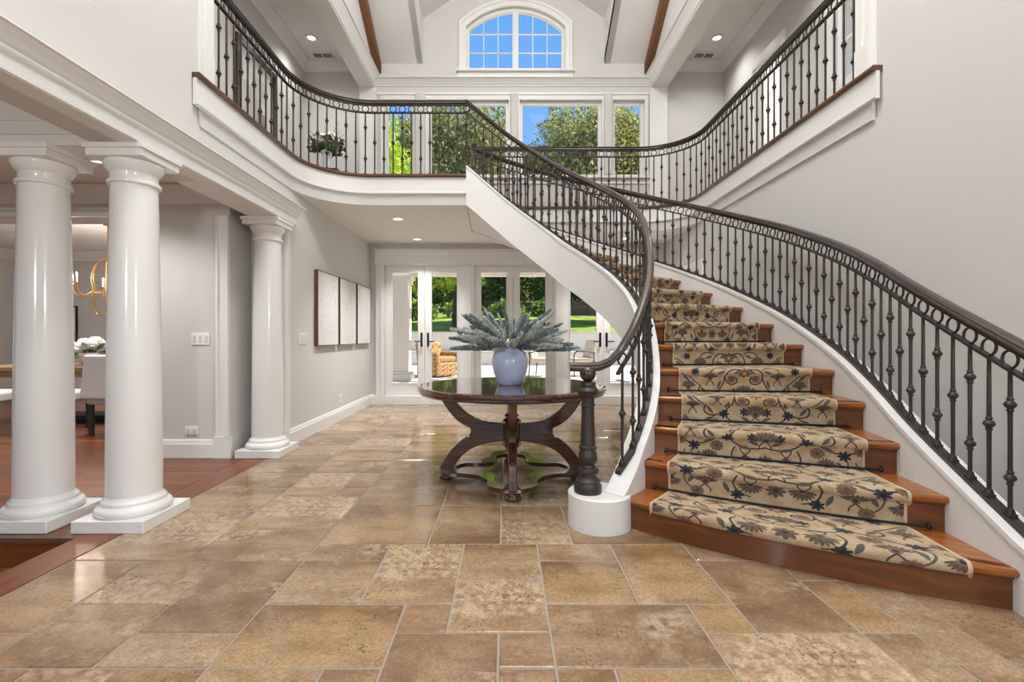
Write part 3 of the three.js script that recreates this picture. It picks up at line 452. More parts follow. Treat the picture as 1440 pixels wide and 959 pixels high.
// ---------------------------------------------------------------- curved staircase
const RH = 0.925, S0 = 0.55, N = 17, steps = 10;
const topIn = (s) => (s >= 1.9 ? RISE * s + 0.1 : 0.2065 + (RISE * 1.9 - 0.1065) * Math.pow(cl((s - 0.7) / 1.2), 1.45)), topOut = (s) => smax(RISE * s + 0.1, 0.205, 0.1);
{
  const st = thing('curved_staircase', 'curved staircase with cherry wood treads and white stringers', 'staircase', [1.4, 0, 4.2]);
  const across = (s, y, n = 12, t0 = 0, t1 = 1) => Array.from({ length: n + 1 }, (_, i) => { const [x, z] = plan(s, t0 + (t1 - t0) * i / n); return [x, y, z]; });
  for (let k = 1; k < N; k++) {
    const front = across(k, 0).map(([x, , z]) => [x, z]), back = across(k + 1.09, 0).map(([x, , z]) => [x, z]).reverse(), y = RISE * k;
    // tread board with a rounded nosing along its front
    const pr = [[0.03, -0.036], [0.008, -0.034], [0, -0.022], [0, -0.012], [0.008, -0.003], [0.022, 0]];
    const a = Math.atan2(front[12][1] - front[0][1], front[12][0] - front[0][0]);
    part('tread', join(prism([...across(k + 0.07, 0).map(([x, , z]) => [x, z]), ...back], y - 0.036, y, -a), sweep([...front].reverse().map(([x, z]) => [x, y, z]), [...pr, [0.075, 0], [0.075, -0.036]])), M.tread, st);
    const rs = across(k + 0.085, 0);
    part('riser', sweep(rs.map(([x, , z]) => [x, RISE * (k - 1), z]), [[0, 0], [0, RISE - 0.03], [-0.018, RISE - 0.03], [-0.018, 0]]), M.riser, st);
    if (k < N) part('scotia', sweep(rs.map(([x, , z]) => [x, y - 0.036, z]), [[0, 0], [0.014, 0], [0.012, -0.008], [0.004, -0.016], [0, -0.018]]), M.riser, st);
  }
  part('riser', sweep(across(N + 0.085, 0).map(([x, , z]) => [x, RISE * (N - 1), z]), [[0, 0], [0, RISE - 0.03], [-0.018, RISE - 0.03], [-0.018, 0]]), M.riser, st);
  part('landing_nosing', sweep(across(N, F2).reverse(), [[0.03, -0.036], [0.008, -0.034], [0, -0.022], [0, -0.012], [0.008, -0.003], [0.022, 0.002], [0.16, 0.002], [0.16, -0.036]]), M.tread, st);
  // stringers: curved boards, the inner one shows its outer face under the flight
  const stringer = (fn, o0, o1, top, bot, s0, s1, mat, name) => {
    const n = Math.round((s1 - s0) * 6), pos = [], idx = [];
    for (let i = 0; i <= n; i++) { const s = s0 + (s1 - s0) * i / n, a = side(fn, s, o0), b = side(fn, s, o1), t = top(s), d = bot(s); pos.push(a[0], d, -a[1], b[0], d, -b[1], b[0], t, -b[1], a[0], t, -a[1]); }
    for (let i = 0; i < n; i++) for (let j = 0; j < 4; j++) { const a = i * 4 + j, b = i * 4 + (j + 1) % 4, c = b + 4, d = a + 4; idx.push(a, b, c, a, c, d); }
    idx.push(0, 2, 1, 0, 3, 2); const e = n * 4; idx.push(e, e + 1, e + 2, e, e + 2, e + 3);
    const g = new THREE.BufferGeometry(); g.setAttribute('position', new THREE.Float32BufferAttribute(pos, 3)); g.setIndex(idx);
    part(name, toCreasedNormals(g, 0.5), mat, st);
  };
  const under = (s) => Math.max(0.0, RISE * s - 0.36);
  stringer(inner, -0.115, 0.0, topIn, under, 0.75, N, M.trim, 'stringer');
  stringer(outer, 0.0, 0.115, topOut, (s) => Math.max(0, RISE * s - 0.36), 0.2, N, M.trim, 'stringer');
  stringer(inner, -0.125, 0.012, (s) => topIn(s) + 0.012 * cl((s - 0.75) * 3), (s) => topIn(s) - 0.014, 0.75, N, M.trim, 'stringer_cap');
  stringer(outer, -0.012, 0.125, (s) => topOut(s) + 0.012, (s) => topOut(s) - 0.014, 0.2, N, M.trim, 'stringer_cap');
  { // plaster underside between the stringers
    const pos = [], idx = [], n = 84, m = 4, s0 = 2.2;
    for (let i = 0; i <= n; i++) { const s = s0 + (N - s0) * i / n; for (let j = 0; j <= m; j++) { const [x, z] = plan(s, j / m), y = Math.max(0.01, RISE * s - 0.34); pos.push(x, y, -z); } }
    for (let i = 0; i < n; i++) for (let j = 0; j < m; j++) { const a = i * (m + 1) + j; idx.push(a, a + 1, a + m + 2, a, a + m + 2, a + m + 1); }
    const g = new THREE.BufferGeometry(); g.setAttribute('position', new THREE.Float32BufferAttribute(pos, 3)); g.setIndex(idx); g.computeVertexNormals();
    part('soffit', g, M.trim, st);
  }
  part('newel_drum', lathe([[0, 0], [0.188, 0], [0.19, 0.002], [0.19, 0.197], [0.182, 0.206], [0, 0.207]], 0.578, 0, 2.965, 48), M.trim, st);
  part('newel_drum', lathe([[0, 0], [0.188, 0], [0.19, 0.002], [0.19, 0.197], [0.182, 0.206], [0, 0.207]], 2.26, 0, 1.56, 48), M.trim, st);
}
// patterned runner, folded over every step, held by a rod at the foot of each riser
{
  const W = 1024, cv = document.createElement('canvas'); cv.width = cv.height = W; const x = cv.getContext('2d'), R = rng(5);
  x.fillStyle = 'rgb(178,156,128)'; x.fillRect(0, 0, W, W);
  for (let i = 0; i < 1600; i++) { const a = R(), r = 6 + R() * 26; x.fillStyle = a < 0.4 ? 'rgba(208,186,152,0.22)' : a < 0.8 ? 'rgba(186,140,88,0.2)' : 'rgba(214,198,170,0.25)'; x.beginPath(); x.ellipse(R() * W, R() * W, r * 1.4, r, R() * 3, 0, 7); x.fill(); }
  const vine = (pts, w, col) => { x.strokeStyle = col; x.lineWidth = w; x.lineCap = 'round'; x.beginPath(); x.moveTo(pts[0][0], pts[0][1]); for (let i = 1; i + 2 < pts.length + 0; i += 3) x.bezierCurveTo(...pts[i], ...pts[i + 1], ...pts[i + 2]); x.stroke(); };
  const petals = (cx, cy, r, n, c1, c2, ph = 0) => { for (let k = 0; k < n; k++) { const a = ph + k * 2 * Math.PI / n; x.fillStyle = c1; x.beginPath(); x.ellipse(cx + Math.cos(a) * r * 0.62, cy + Math.sin(a) * r * 0.62, r * 0.42, r * 0.24, a, 0, 7); x.fill(); } x.fillStyle = c2; x.beginPath(); x.arc(cx, cy, r * 0.3, 0, 7); x.fill(); };
  const palmette = (cx, cy, r, up) => {
    for (let k = -4; k <= 4; k++) { const a = -Math.PI / 2 * up + k * 0.33; x.fillStyle = k % 2 ? 'rgb(108,90,70)' : 'rgb(88,78,72)'; x.beginPath(); x.ellipse(cx + Math.cos(a) * r * 0.55, cy + Math.sin(a) * r * 0.55, r * 0.5, r * 0.14, a, 0, 7); x.fill(); }
    x.fillStyle = 'rgb(128,100,76)'; x.beginPath(); x.arc(cx, cy, r * 0.36, 0, 7); x.fill(); x.fillStyle = 'rgb(66,56,54)'; x.beginPath(); x.arc(cx, cy, r * 0.2, 0, 7); x.fill();
    for (const s of [-1, 1]) vine([[cx, cy + up * r * 0.3], [cx + s * r * 0.3, cy + up * r * 0.6], [cx + s * r * 0.5, cy + up * r * 0.8], [cx + s * r * 0.45, cy + up * r * 1.1]], 7, 'rgb(62,52,46)');
  };
  const leaf = (cx, cy, r, a, col) => { x.save(); x.translate(cx, cy); x.rotate(a); x.fillStyle = col; x.beginPath(); x.moveTo(-r, 0); x.quadraticCurveTo(0, -r * 0.6, r, 0); x.quadraticCurveTo(0, r * 0.6, -r, 0); x.fill(); x.restore(); };
  const dk = 'rgb(70,58,48)', gr = 'rgb(92,86,80)', nv = 'rgb(48,48,60)';
  const half = (oy) => {                                           // one half of a repeat of 512 pixels, mirrored about the middle
    vine([[512, 40 + oy], [440, 0 + oy], [372, 20 + oy], [368, 96 + oy], [364, 170 + oy], [440, 190 + oy], [462, 140 + oy], [468, 110 + oy], [436, 96 + oy], [420, 118 + oy]], 11, dk);
    vine([[368, 96 + oy], [350, 200 + oy], [300, 250 + oy], [236, 262 + oy], [170, 274 + oy], [140, 220 + oy], [176, 180 + oy]], 11, dk);
    vine([[236, 262 + oy], [180, 330 + oy], [100, 340 + oy], [20, 300 + oy]], 10, dk); vine([[300, 250 + oy], [340, 330 + oy], [440, 350 + oy], [512, 320 + oy]], 10, dk);
    vine([[100, 340 + oy], [60, 400 + oy], [90, 470 + oy], [150, 490 + oy]], 9, gr); vine([[176, 180 + oy], [110, 130 + oy], [60, 60 + oy], [20, 60 + oy]], 9, dk); vine([[340, 330 + oy], [300, 400 + oy], [330, 470 + oy], [400, 480 + oy]], 9, dk); vine([[372, 20 + oy], [300, -10 + oy], [240, 20 + oy], [250, 70 + oy]], 9, dk);
    palmette(250, 110 + oy, 62, 1); palmette(80, 190 + oy, 58, 1); palmette(400, 400 + oy, 60, -1); palmette(190, 420 + oy, 58, 1); palmette(20, 430 + oy, 50, -1);
    for (const [a, b, r] of [[300, 252, 36], [100, 338, 36], [340, 478, 32], [130, 40, 34], [440, 232, 34]]) petals(a, b + oy, r, 7, nv, 'rgb(30,32,44)');
    for (const [a, b, r] of [[418, 122, 34], [236, 330, 40], [20, 300, 34], [150, 490, 34]]) petals(a, b + oy, r, 11, 'rgb(120,96,74)', 'rgb(92,72,58)');
    for (const [a, b, q] of [[446, 290, 0.5], [180, 300, -0.6], [320, 170, 1.9], [60, 110, 0.8], [460, 40, 2.5], [290, 440, 1.2], [120, 410, 2.0], [400, 330, 0.2], [330, 50, -0.4], [200, 220, 0.9]]) leaf(a, b + oy, 40, q, gr);
  };
  for (const oy of [0, 512]) for (const m of [0, 1]) { x.save(); if (m) { x.translate(W, 0); x.scale(-1, 1); } half(oy); x.restore(); }
  for (const oy of [0, 512]) { palmette(512, 250 + oy, 76, 1); petals(512, 60 + oy, 50, 8, 'rgb(116,80,64)', 'rgb(188,150,112)'); petals(512, 420 + oy, 44, 8, 'rgb(100,84,72)', 'rgb(60,52,50)'); }
  x.fillStyle = 'rgb(206,184,148)'; x.fillRect(0, 0, 12, W); x.fillRect(W - 12, 0, 12, W);
  const im = x.getImageData(0, 0, W, W); for (let i = 0; i < im.data.length; i += 4) { const n = (R() - 0.5) * 26; for (let k = 0; k < 3; k++) im.data[i + k] += n; } x.putImageData(im, 0, 0);
  const tex = new THREE.CanvasTexture(cv); tex.colorSpace = THREE.SRGBColorSpace; tex.wrapS = tex.wrapT = THREE.RepeatWrapping;
  const pile = dataTex(256, 256, (u, v) => { const n = 255 * vnoise(u * 128, v * 128, 3, 128); return [n, n, n]; }, { srgb: false, repeat: [8, 8] });
  const carpet = phy({ map: tex, roughness: 1, bumpMap: pile, bumpScale: 0.002, sheen: 0.35, sheenRoughness: 0.6, sheenColor: new THREE.Color(0.9, 0.8, 0.65) });
  const run = thing('stair_runner', 'tan floral carpet runner with dark vines down the staircase', 'carpet', [1.4, 0, 2.6]);
  const tl = (s) => 0.088 + 0.035 * cl((s - 1) / 3), tr = (s) => 0.905 - 0.035 * cl((s - 1) / 3);
  const rows = [];                                                 // [s, height]
  const e = 0.013;
  for (let k = 1; k <= N; k++) {
    const y = RISE * k, y0 = RISE * (k - 1) + (k === 1 ? 0.16 : e);
    if (k > 1) rows.push([k + 0.045, y0], [k + 0.045, y0 + 0.05], [k + 0.045, y - 0.06]);
    rows.push([k + 0.03, y - 0.05], [k - 0.02, y - 0.044], [k - 0.045, y - 0.03], [k - 0.05, y - 0.012], [k - 0.035, y + 0.004], [k - 0.005, y + e - 0.001], [k + 0.05, y + e], [k + 0.5, y + e]);
  }
  rows.push([N + 0.95, F2 + e]);
  const n = 18, pos = [], uv = [], idx = []; let v = 0, last = null;
  rows.forEach(([s, y], i) => {
    const c = plan(Math.min(s, 17.9), 0.5); if (last) v += Math.hypot(c[0] - last[0], c[1] - last[1], y - last[2]); last = [...c, y];
    for (let j = -1; j <= n + 1; j++) { const t = tl(s) + (tr(s) - tl(s)) * Math.max(0, Math.min(n, j)) / n, [px, pz] = plan(Math.min(s, 17.9), t), drop = j < 0 || j > n ? 0.012 : 0; pos.push(px, y - drop, -pz); uv.push(Math.max(0, Math.min(n, j)) / n, v * 1.12); }
  });
  const m = n + 3; for (let i = 0; i + 1 < rows.length; i++) for (let j = 0; j + 1 < m; j++) { const a = i * m + j; idx.push(a, a + 1, a + m + 1, a, a + m + 1, a + m); }
  const g = new THREE.BufferGeometry(); g.setAttribute('position', new THREE.Float32BufferAttribute(pos, 3)); g.setAttribute('uv', new THREE.Float32BufferAttribute(uv, 2)); g.setIndex(idx);
  part('carpet', toCreasedNormals(g, 0.9), carpet, run);
  const ball = new THREE.SphereGeometry(0.013, 10, 8), cone = new THREE.CylinderGeometry(0.004, 0.011, 0.02, 8);
  for (let k = 2; k <= 16; k++) {
    const a = plan(k + 0.02, tl(k) - 0.055), b = plan(k + 0.02, tr(k) + 0.055), y = RISE * (k - 1) + 0.022;
    const rod = part('stair_rod', tube([0, 0.25, 0.5, 0.75, 1].map((q) => { const p = plan(k + 0.02, tl(k) - 0.055 + (tr(k) - tl(k) + 0.11) * q); return [p[0], y, p[1]]; }), 0.006, 10, 6), M.black, run);
    for (const p of [a, b]) { const f = local('finial', ball, M.black, rod); f.position.set(p[0] - run.position.x, y - run.position.y, -p[1] - run.position.z); const br = local('bracket', cone, M.black, rod); br.position.set(p[0] - run.position.x, y + 0.012 - run.position.y, -p[1] - run.position.z); }
  }
}

// ---------------------------------------------------------------- iron railings with wooden handrails
const railProf = [[-0.024, -0.02], [-0.028, -0.006], [-0.021, 0.005], [-0.025, 0.012], [-0.016, 0.024], [0, 0.028], [0.016, 0.024], [0.025, 0.012], [0.021, 0.005], [0.028, -0.006], [0.024, -0.02], [0.012, -0.028], [-0.012, -0.028]];
const knob = (y) => [[0.009, y - 0.034], [0.011, y - 0.03], [0.0135, y - 0.026], [0.0135, y - 0.022], [0.01, y - 0.018], [0.017, y - 0.012], [0.0225, y - 0.003], [0.0225, y + 0.003], [0.017, y + 0.012], [0.01, y + 0.018], [0.0135, y + 0.022], [0.0135, y + 0.026], [0.011, y + 0.03], [0.009, y + 0.034]];
const balGeo = {};
function baluster(len, kind) {                                      // hammered bar with one or two collars on a small shoe
  return balGeo[len.toFixed(3) + kind] ??= (() => {
    const ys = kind === 0 ? [len * 0.52] : [len * 0.26, len * 0.76], p = [[0, 0], [0.009, 0.03]];
    for (const y of ys) p.push([0.0085, y - 0.15 > 0.04 ? y - 0.15 : y - 0.06], ...knob(y)); p.push([0.008, len]);
    const bar = new THREE.LatheGeometry(p.map(([r, y]) => new THREE.Vector2(r, y)), 8);
    const shoe = new THREE.CylinderGeometry(0.013, 0.021, 0.03, 4, 1); shoe.rotateY(Math.PI / 4); shoe.translate(0, 0.02, 0);
    const foot = new THREE.BoxGeometry(0.034, 0.03, 0.034); foot.translate(0, -0.002, 0);
    return join(bar, shoe, foot);
  })();
}
const ringGeo = new THREE.TorusGeometry(0.0385, 0.0062, 6, 20);
// path of [x, railHeight, Z, footHeight], balusters every `gap` metres between `from` and `to` along it
function railing(t, path, gap, from, to, tailStart = 0, drop = 0.125) {
  const L = [0]; for (let i = 1; i < path.length; i++) L.push(L[i - 1] + Math.hypot(path[i][0] - path[i - 1][0], path[i][2] - path[i - 1][2]));
  const at = (d) => { let i = 1; while (i < L.length - 1 && L[i] < d) i++; const k = (d - L[i - 1]) / Math.max(1e-6, L[i] - L[i - 1]); return path[i].map((v, q) => path[i - 1][q] + (v - path[i - 1][q]) * k); };
  const total = L[L.length - 1]; to = to ?? total; const sub = path.filter((_, i) => L[i] >= tailStart - 1e-6);
  part('handrail', sweep(path.map(([x, y, z]) => [x, y - 0.03, z]), railProf), M.railWood, t, 'dark brown moulded handrail');
  part('top_bar', sweep(sub.map(([x, y, z]) => [x, y - 0.066, z]), rect(-0.014, 0.014, -0.004, 0.006)), M.iron, t);
  part('lower_bar', sweep(sub.map(([x, y, z]) => [x, y - drop - 0.03, z]), rect(-0.015, 0.015, -0.007, 0.007)), M.iron, t);
  part('shoe_bar', sweep(sub.map(([x, , z, f]) => [x, f, z]), rect(-0.022, 0.022, 0, 0.022)), M.iron, t);
  const n = Math.max(1, Math.round((to - from) / gap));
  for (let i = 0; i <= n; i++) {
    const d = from + (to - from) * i / n, p = at(d), q = at(Math.min(total, d + 0.02)), r = at(Math.max(0, d - 0.02)), ang = Math.atan2(-(q[2] - r[2]), q[0] - r[0]);
    const len = Math.round((p[1] - drop - 0.03 - p[3] - 0.018) * 100) / 100, b = local('baluster', baluster(len, i % 2), M.iron, t);
    b.position.set(p[0] - t.position.x, p[3] + 0.018 - t.position.y, -p[2] - t.position.z); b.rotation.y = -ang;
    const o = local('ring', ringGeo, M.iron, t); o.position.set(p[0] - t.position.x, p[1] - 0.066 - 0.0445 - t.position.y, -p[2] - t.position.z); o.rotation.y = -ang;
  }
}
const newelProf = [[0, 0], [0.082, 0], [0.084, 0.02], [0.084, 0.045], [0.076, 0.055], [0.074, 0.075], [0.062, 0.085], [0.05, 0.1], [0.05, 0.112], [0.062, 0.118], [0.066, 0.135], [0.06, 0.15], [0.046, 0.155], [0.042, 0.168], [0.052, 0.185], [0.058, 0.205], [0.056, 0.228], [0.048, 0.25], [0.046, 0.262], [0.054, 0.266], [0.054, 0.278], [0.045, 0.284], [0.044, 0.3], [0.038, 0.52], [0.044, 0.524], [0.044, 0.536], [0.038, 0.542], [0.04, 0.575], [0.05, 0.585], [0.062, 0.605], [0.066, 0.618], [0.056, 0.632], [0.044, 0.64], [0.046, 0.655], [0.044, 0.668], [0.022, 0.672], [0.016, 0.68]];
function newel(t, x, Z, y0) {
  const p = part('newel_post', lathe(newelProf, x, y0, Z, 28), M.iron, t, 'dark turned iron newel post');
  const b = new THREE.SphereGeometry(0.05, 24, 16); b.translate(x, y0 + 0.72, -Z); part('newel_ball', b, M.railWood, p);
}
{ // inner stair rail, curling over the newel
  const t = thing('stair_railing', 'inner stair railing of iron balusters and rings ending at the turned newel', 'railing', [0.6, 0.2, 3.2]), path = [];
  const lead = [[0.392, 0.998, 2.945], [0.44, 0.996, 2.945], [0.51, 0.996, 2.945], [0.575, 1.0, 2.95], [0.64, 1.025, 2.965], [0.7, 1.075, 3.0]];
  for (const p of lead) path.push([...p, 0.21]);
  for (let s = 1.75; s <= 17.001; s += 0.125) { const [x, z] = side(inner, s, -0.058), y = RISE * s + RH; path.push([x, s < 3 ? y - 0.02 * (3 - s) : y, z, topIn(s) + 0.012]); }
  path[5][3] = topIn(1.25) + 0.012; path[4][3] = topIn(0.95) + 0.012;
  railing(t, path, 0.104, 0.36, undefined, 0.3);
  newel(t, 0.505, 2.945, 0.206);
}
{ // outer stair rail along the wall side
  const t = thing('stair_railing', 'outer stair railing of iron balusters and rings beside the tall wall', 'railing', [2.4, 0.2, 3.2]), path = [];
  path.push([2.34, 0.998, 1.54, 0.21], [2.26, 0.998, 1.55, 0.21], [2.19, 1.002, 1.6, 0.21]);
  for (let s = 0.5; s <= 17.001; s += 0.125) { const [x, z] = side(outer, s, 0.058), y = RISE * s + RH; path.push([x, Math.max(y, 1.01), z, topOut(s) + 0.012]); }
  railing(t, path, 0.106, 0.36, undefined, 0.3);
  newel(t, 2.26, 1.55, 0.206);
  const e = side(outer, 17, 0.058); part('end_post', box(e[0] - 0.018, e[0] + 0.018, F2, F2 + RH - 0.03, e[1] - 0.018, e[1] + 0.018), M.iron, t);
}
const offs = (pts, d) => pts.map((p, i) => { const a = pts[Math.max(0, i - 1)], b = pts[Math.min(pts.length - 1, i + 1)], dx = b[0] - a[0], dz = b[1] - a[1], L = Math.hypot(dx, dz); return [p[0] + dz / L * d, p[1] - dx / L * d]; });
{
  const t = thing('balcony_railing', 'left gallery railing of iron balusters curving above the framed panels', 'railing', [-1.6, F2, 5.6]);
  railing(t, offs(edgeL, -0.055).map(([x, z]) => [x, F2 + RH, z, F2 + 0.002]), 0.112, 0.08);
}
{
  const t = thing('balcony_railing', 'right gallery railing of iron balusters curving beside the upper right hall', 'railing', [2.2, F2, 6.8]);
  railing(t, offs(edgeR, -0.055).map(([x, z]) => [x, F2 + RH, z, F2 + 0.002]), 0.112, 0.06, undefined);
}

// ---------------------------------------------------------------- round pedestal table, vase and dried bouquet
const TX = 0.055, TZ = 3.93, TH = 0.762;
{
  const t = thing('round_table', 'dark polished round pedestal table with curved legs', 'table', [TX, 0, TZ]);
  const top = [[0, -0.03], [0.66, -0.03], [0.7, -0.064], [0.735, -0.06], [0.748, -0.046], [0.744, -0.036], [0.752, -0.03], [0.759, -0.018], [0.754, -0.006], [0.742, 0], [0.72, 0], [0, 0]];
  const tg = lathe(top, TX, TH, TZ, 72), u = tg.attributes.uv, p = tg.attributes.position; for (let i = 0; i < u.count; i++) u.setXY(i, p.getX(i), p.getZ(i));
  part('tabletop', tg, M.table, t);
  part('apron', lathe([[0.56, -0.03], [0.56, -0.075], [0.53, -0.085], [0.5, -0.085], [0.5, -0.03]], TX, TH, TZ, 64), M.table, t);
  // one leg drawn in the plane of radius and height: two arcs meeting at the hub
  const sh = new THREE.Shape(); sh.moveTo(0.06, 0.44); sh.bezierCurveTo(0.26, 0.44, 0.4, 0.5, 0.5, 0.69); sh.lineTo(0.585, 0.69); sh.bezierCurveTo(0.5, 0.53, 0.44, 0.46, 0.33, 0.42); sh.bezierCurveTo(0.32, 0.4, 0.32, 0.37, 0.34, 0.35);
  sh.bezierCurveTo(0.44, 0.3, 0.52, 0.2, 0.575, 0.09); sh.lineTo(0.485, 0.09); sh.bezierCurveTo(0.42, 0.2, 0.34, 0.3, 0.06, 0.315); sh.lineTo(0.06, 0.44);
  const lg = new THREE.ExtrudeGeometry(sh, { depth: 0.045, bevelEnabled: true, bevelThickness: 0.008, bevelSize: 0.008, bevelSegments: 3, curveSegments: 14 }); lg.translate(0, 0, -0.0225);
  const foot = new THREE.LatheGeometry([[0, 0], [0.052, 0], [0.062, 0.012], [0.06, 0.028], [0.05, 0.036], [0.056, 0.044], [0.054, 0.058], [0, 0.058]].map(([r, y]) => new THREE.Vector2(r, y)), 20);
  for (let k = 0; k < 4; k++) { const a = k * Math.PI / 2, l = local('leg', lg, M.table, t); l.rotation.y = a; const f = local('foot', foot, M.table, t); f.position.set(Math.cos(a) * 0.53, 0, -Math.sin(a) * 0.53); }
  // scalloped stretcher plate lying on the feet, open in the middle
  const outl = (k) => { const o = []; for (let i = 0; i < 128; i++) { const a = i / 128 * 2 * Math.PI, c = Math.cos(4 * a), w = 0.465 + 0.115 * Math.sign(c) * Math.pow(Math.abs(c), 0.55); o.push(new THREE.Vector2(Math.cos(a) * (w + k), Math.sin(a) * (w + k))); } return o; };
  const ring = new THREE.Shape(outl(0)); ring.holes.push(new THREE.Path(outl(-0.12)));
  const sg = new THREE.ExtrudeGeometry(ring, { depth: 0.022, bevelEnabled: true, bevelThickness: 0.005, bevelSize: 0.005, bevelSegments: 2 }); sg.rotateX(-Math.PI / 2);
  local('stretcher', sg, M.table, t, 0, 0.064, 0);
  local('hub', toCreasedNormals(new THREE.LatheGeometry([[0, 0.2], [0.03, 0.2], [0.05, 0.225], [0.05, 0.25], [0.075, 0.265], [0.08, 0.29], [0.08, 0.45], [0.075, 0.47], [0.05, 0.49], [0.06, 0.51], [0.04, 0.53], [0.04, 0.69], [0, 0.69]].map(([r, y]) => new THREE.Vector2(r, y)), 8), 0.3), M.table, t);
  local('pendant', new THREE.LatheGeometry([[0, 0.11], [0.018, 0.12], [0.03, 0.145], [0.02, 0.17], [0.032, 0.185], [0.03, 0.202], [0, 0.202]].map(([r, y]) => new THREE.Vector2(r, y)), 16), M.table, t);
}
{
  const vx = 0.042, vz = TZ - 0.02, g = lathe([[0, 0], [0.088, 0], [0.096, 0.006], [0.112, 0.045], [0.134, 0.105], [0.147, 0.16], [0.149, 0.2], [0.14, 0.238], [0.118, 0.268], [0.092, 0.285], [0.081, 0.292], [0.08, 0.3], [0.087, 0.306], [0.089, 0.312], [0.084, 0.315], [0.075, 0.308], [0.076, 0.28], [0.12, 0.22], [0.12, 0.16], [0.08, 0.04], [0, 0.03]], vx, TH + 0.0005, vz, 48);
  solo('vase', 'pale lavender blue glazed jar on the round table', 'vase', g, M.vase);
  const b = thing('dried_bouquet', 'dusty grey dried foliage spraying out of the blue jar', 'bouquet', [vx, TH + 0.29, vz]), R = rng(31);
  const spike = (len, seed) => {                                   // a stem clothed in tiny bracts
    const q = rng(seed), gs = [], bend = (q() - 0.5) * 0.16, pt = (t) => [len * t, -0.1 * len * t * t + bend * len * t * t * 0.4, bend * len * t * t];
    gs.push(new THREE.TubeGeometry(new THREE.CatmullRomCurve3([0, 0.35, 0.7, 1].map((t) => new THREE.Vector3(...pt(t)))), 8, 0.0025, 4));
    for (let i = 0; i < 110; i++) { const t = 0.28 + 0.72 * Math.pow(q(), 0.85), [x, y, z] = pt(t), r = (0.02 * (1 - Math.pow(t, 3)) + 0.003) * Math.min(1, (t - 0.2) * 5), a = q() * 6.283, c = new THREE.TetrahedronGeometry(0.008 + q() * 0.005); c.scale(1.9, 0.8, 0.8); c.rotateX(q() * 6); c.rotateZ(q() * 0.9); c.translate(x, y + Math.cos(a) * r, z + Math.sin(a) * r); gs.push(c); }
    return join(gs);
  };
  const kinds = Array.from({ length: 6 }, (_, k) => spike(0.4 + 0.025 * k, 60 + k));
  for (let i = 0; i < 104; i++) {
    const az = i * 2.399963 + R() * 0.3, el = 0.06 + 1.15 * Math.pow(R(), 1.25), o = local('frond', kinds[i % 6], i % 5 < 3 ? M.frond : M.frondDark, b);
    o.rotation.set(0, az, el, 'YXZ'); o.position.set(Math.cos(az) * 0.035, 0.0, -Math.sin(az) * 0.035); o.scale.setScalar(el > 0.9 ? 0.72 : el > 0.5 ? 0.86 : 1.0);
  }
  const fl = new THREE.IcosahedronGeometry(0.032, 2), fp = fl.attributes.position; for (let i = 0; i < fp.count; i++) { const s = 0.85 + 0.3 * hash2(Math.round(fp.getX(i) * 900), Math.round(fp.getY(i) * 900 + fp.getZ(i) * 700), 3); fp.setXYZ(i, fp.getX(i) * s, fp.getY(i) * s * 0.8, fp.getZ(i) * s); } fl.computeVertexNormals();
  const fm = local('blossom', fl, M.petal, b, 0.0, 0.06, 0.155); fm.userData.label = 'small white blossom';
}

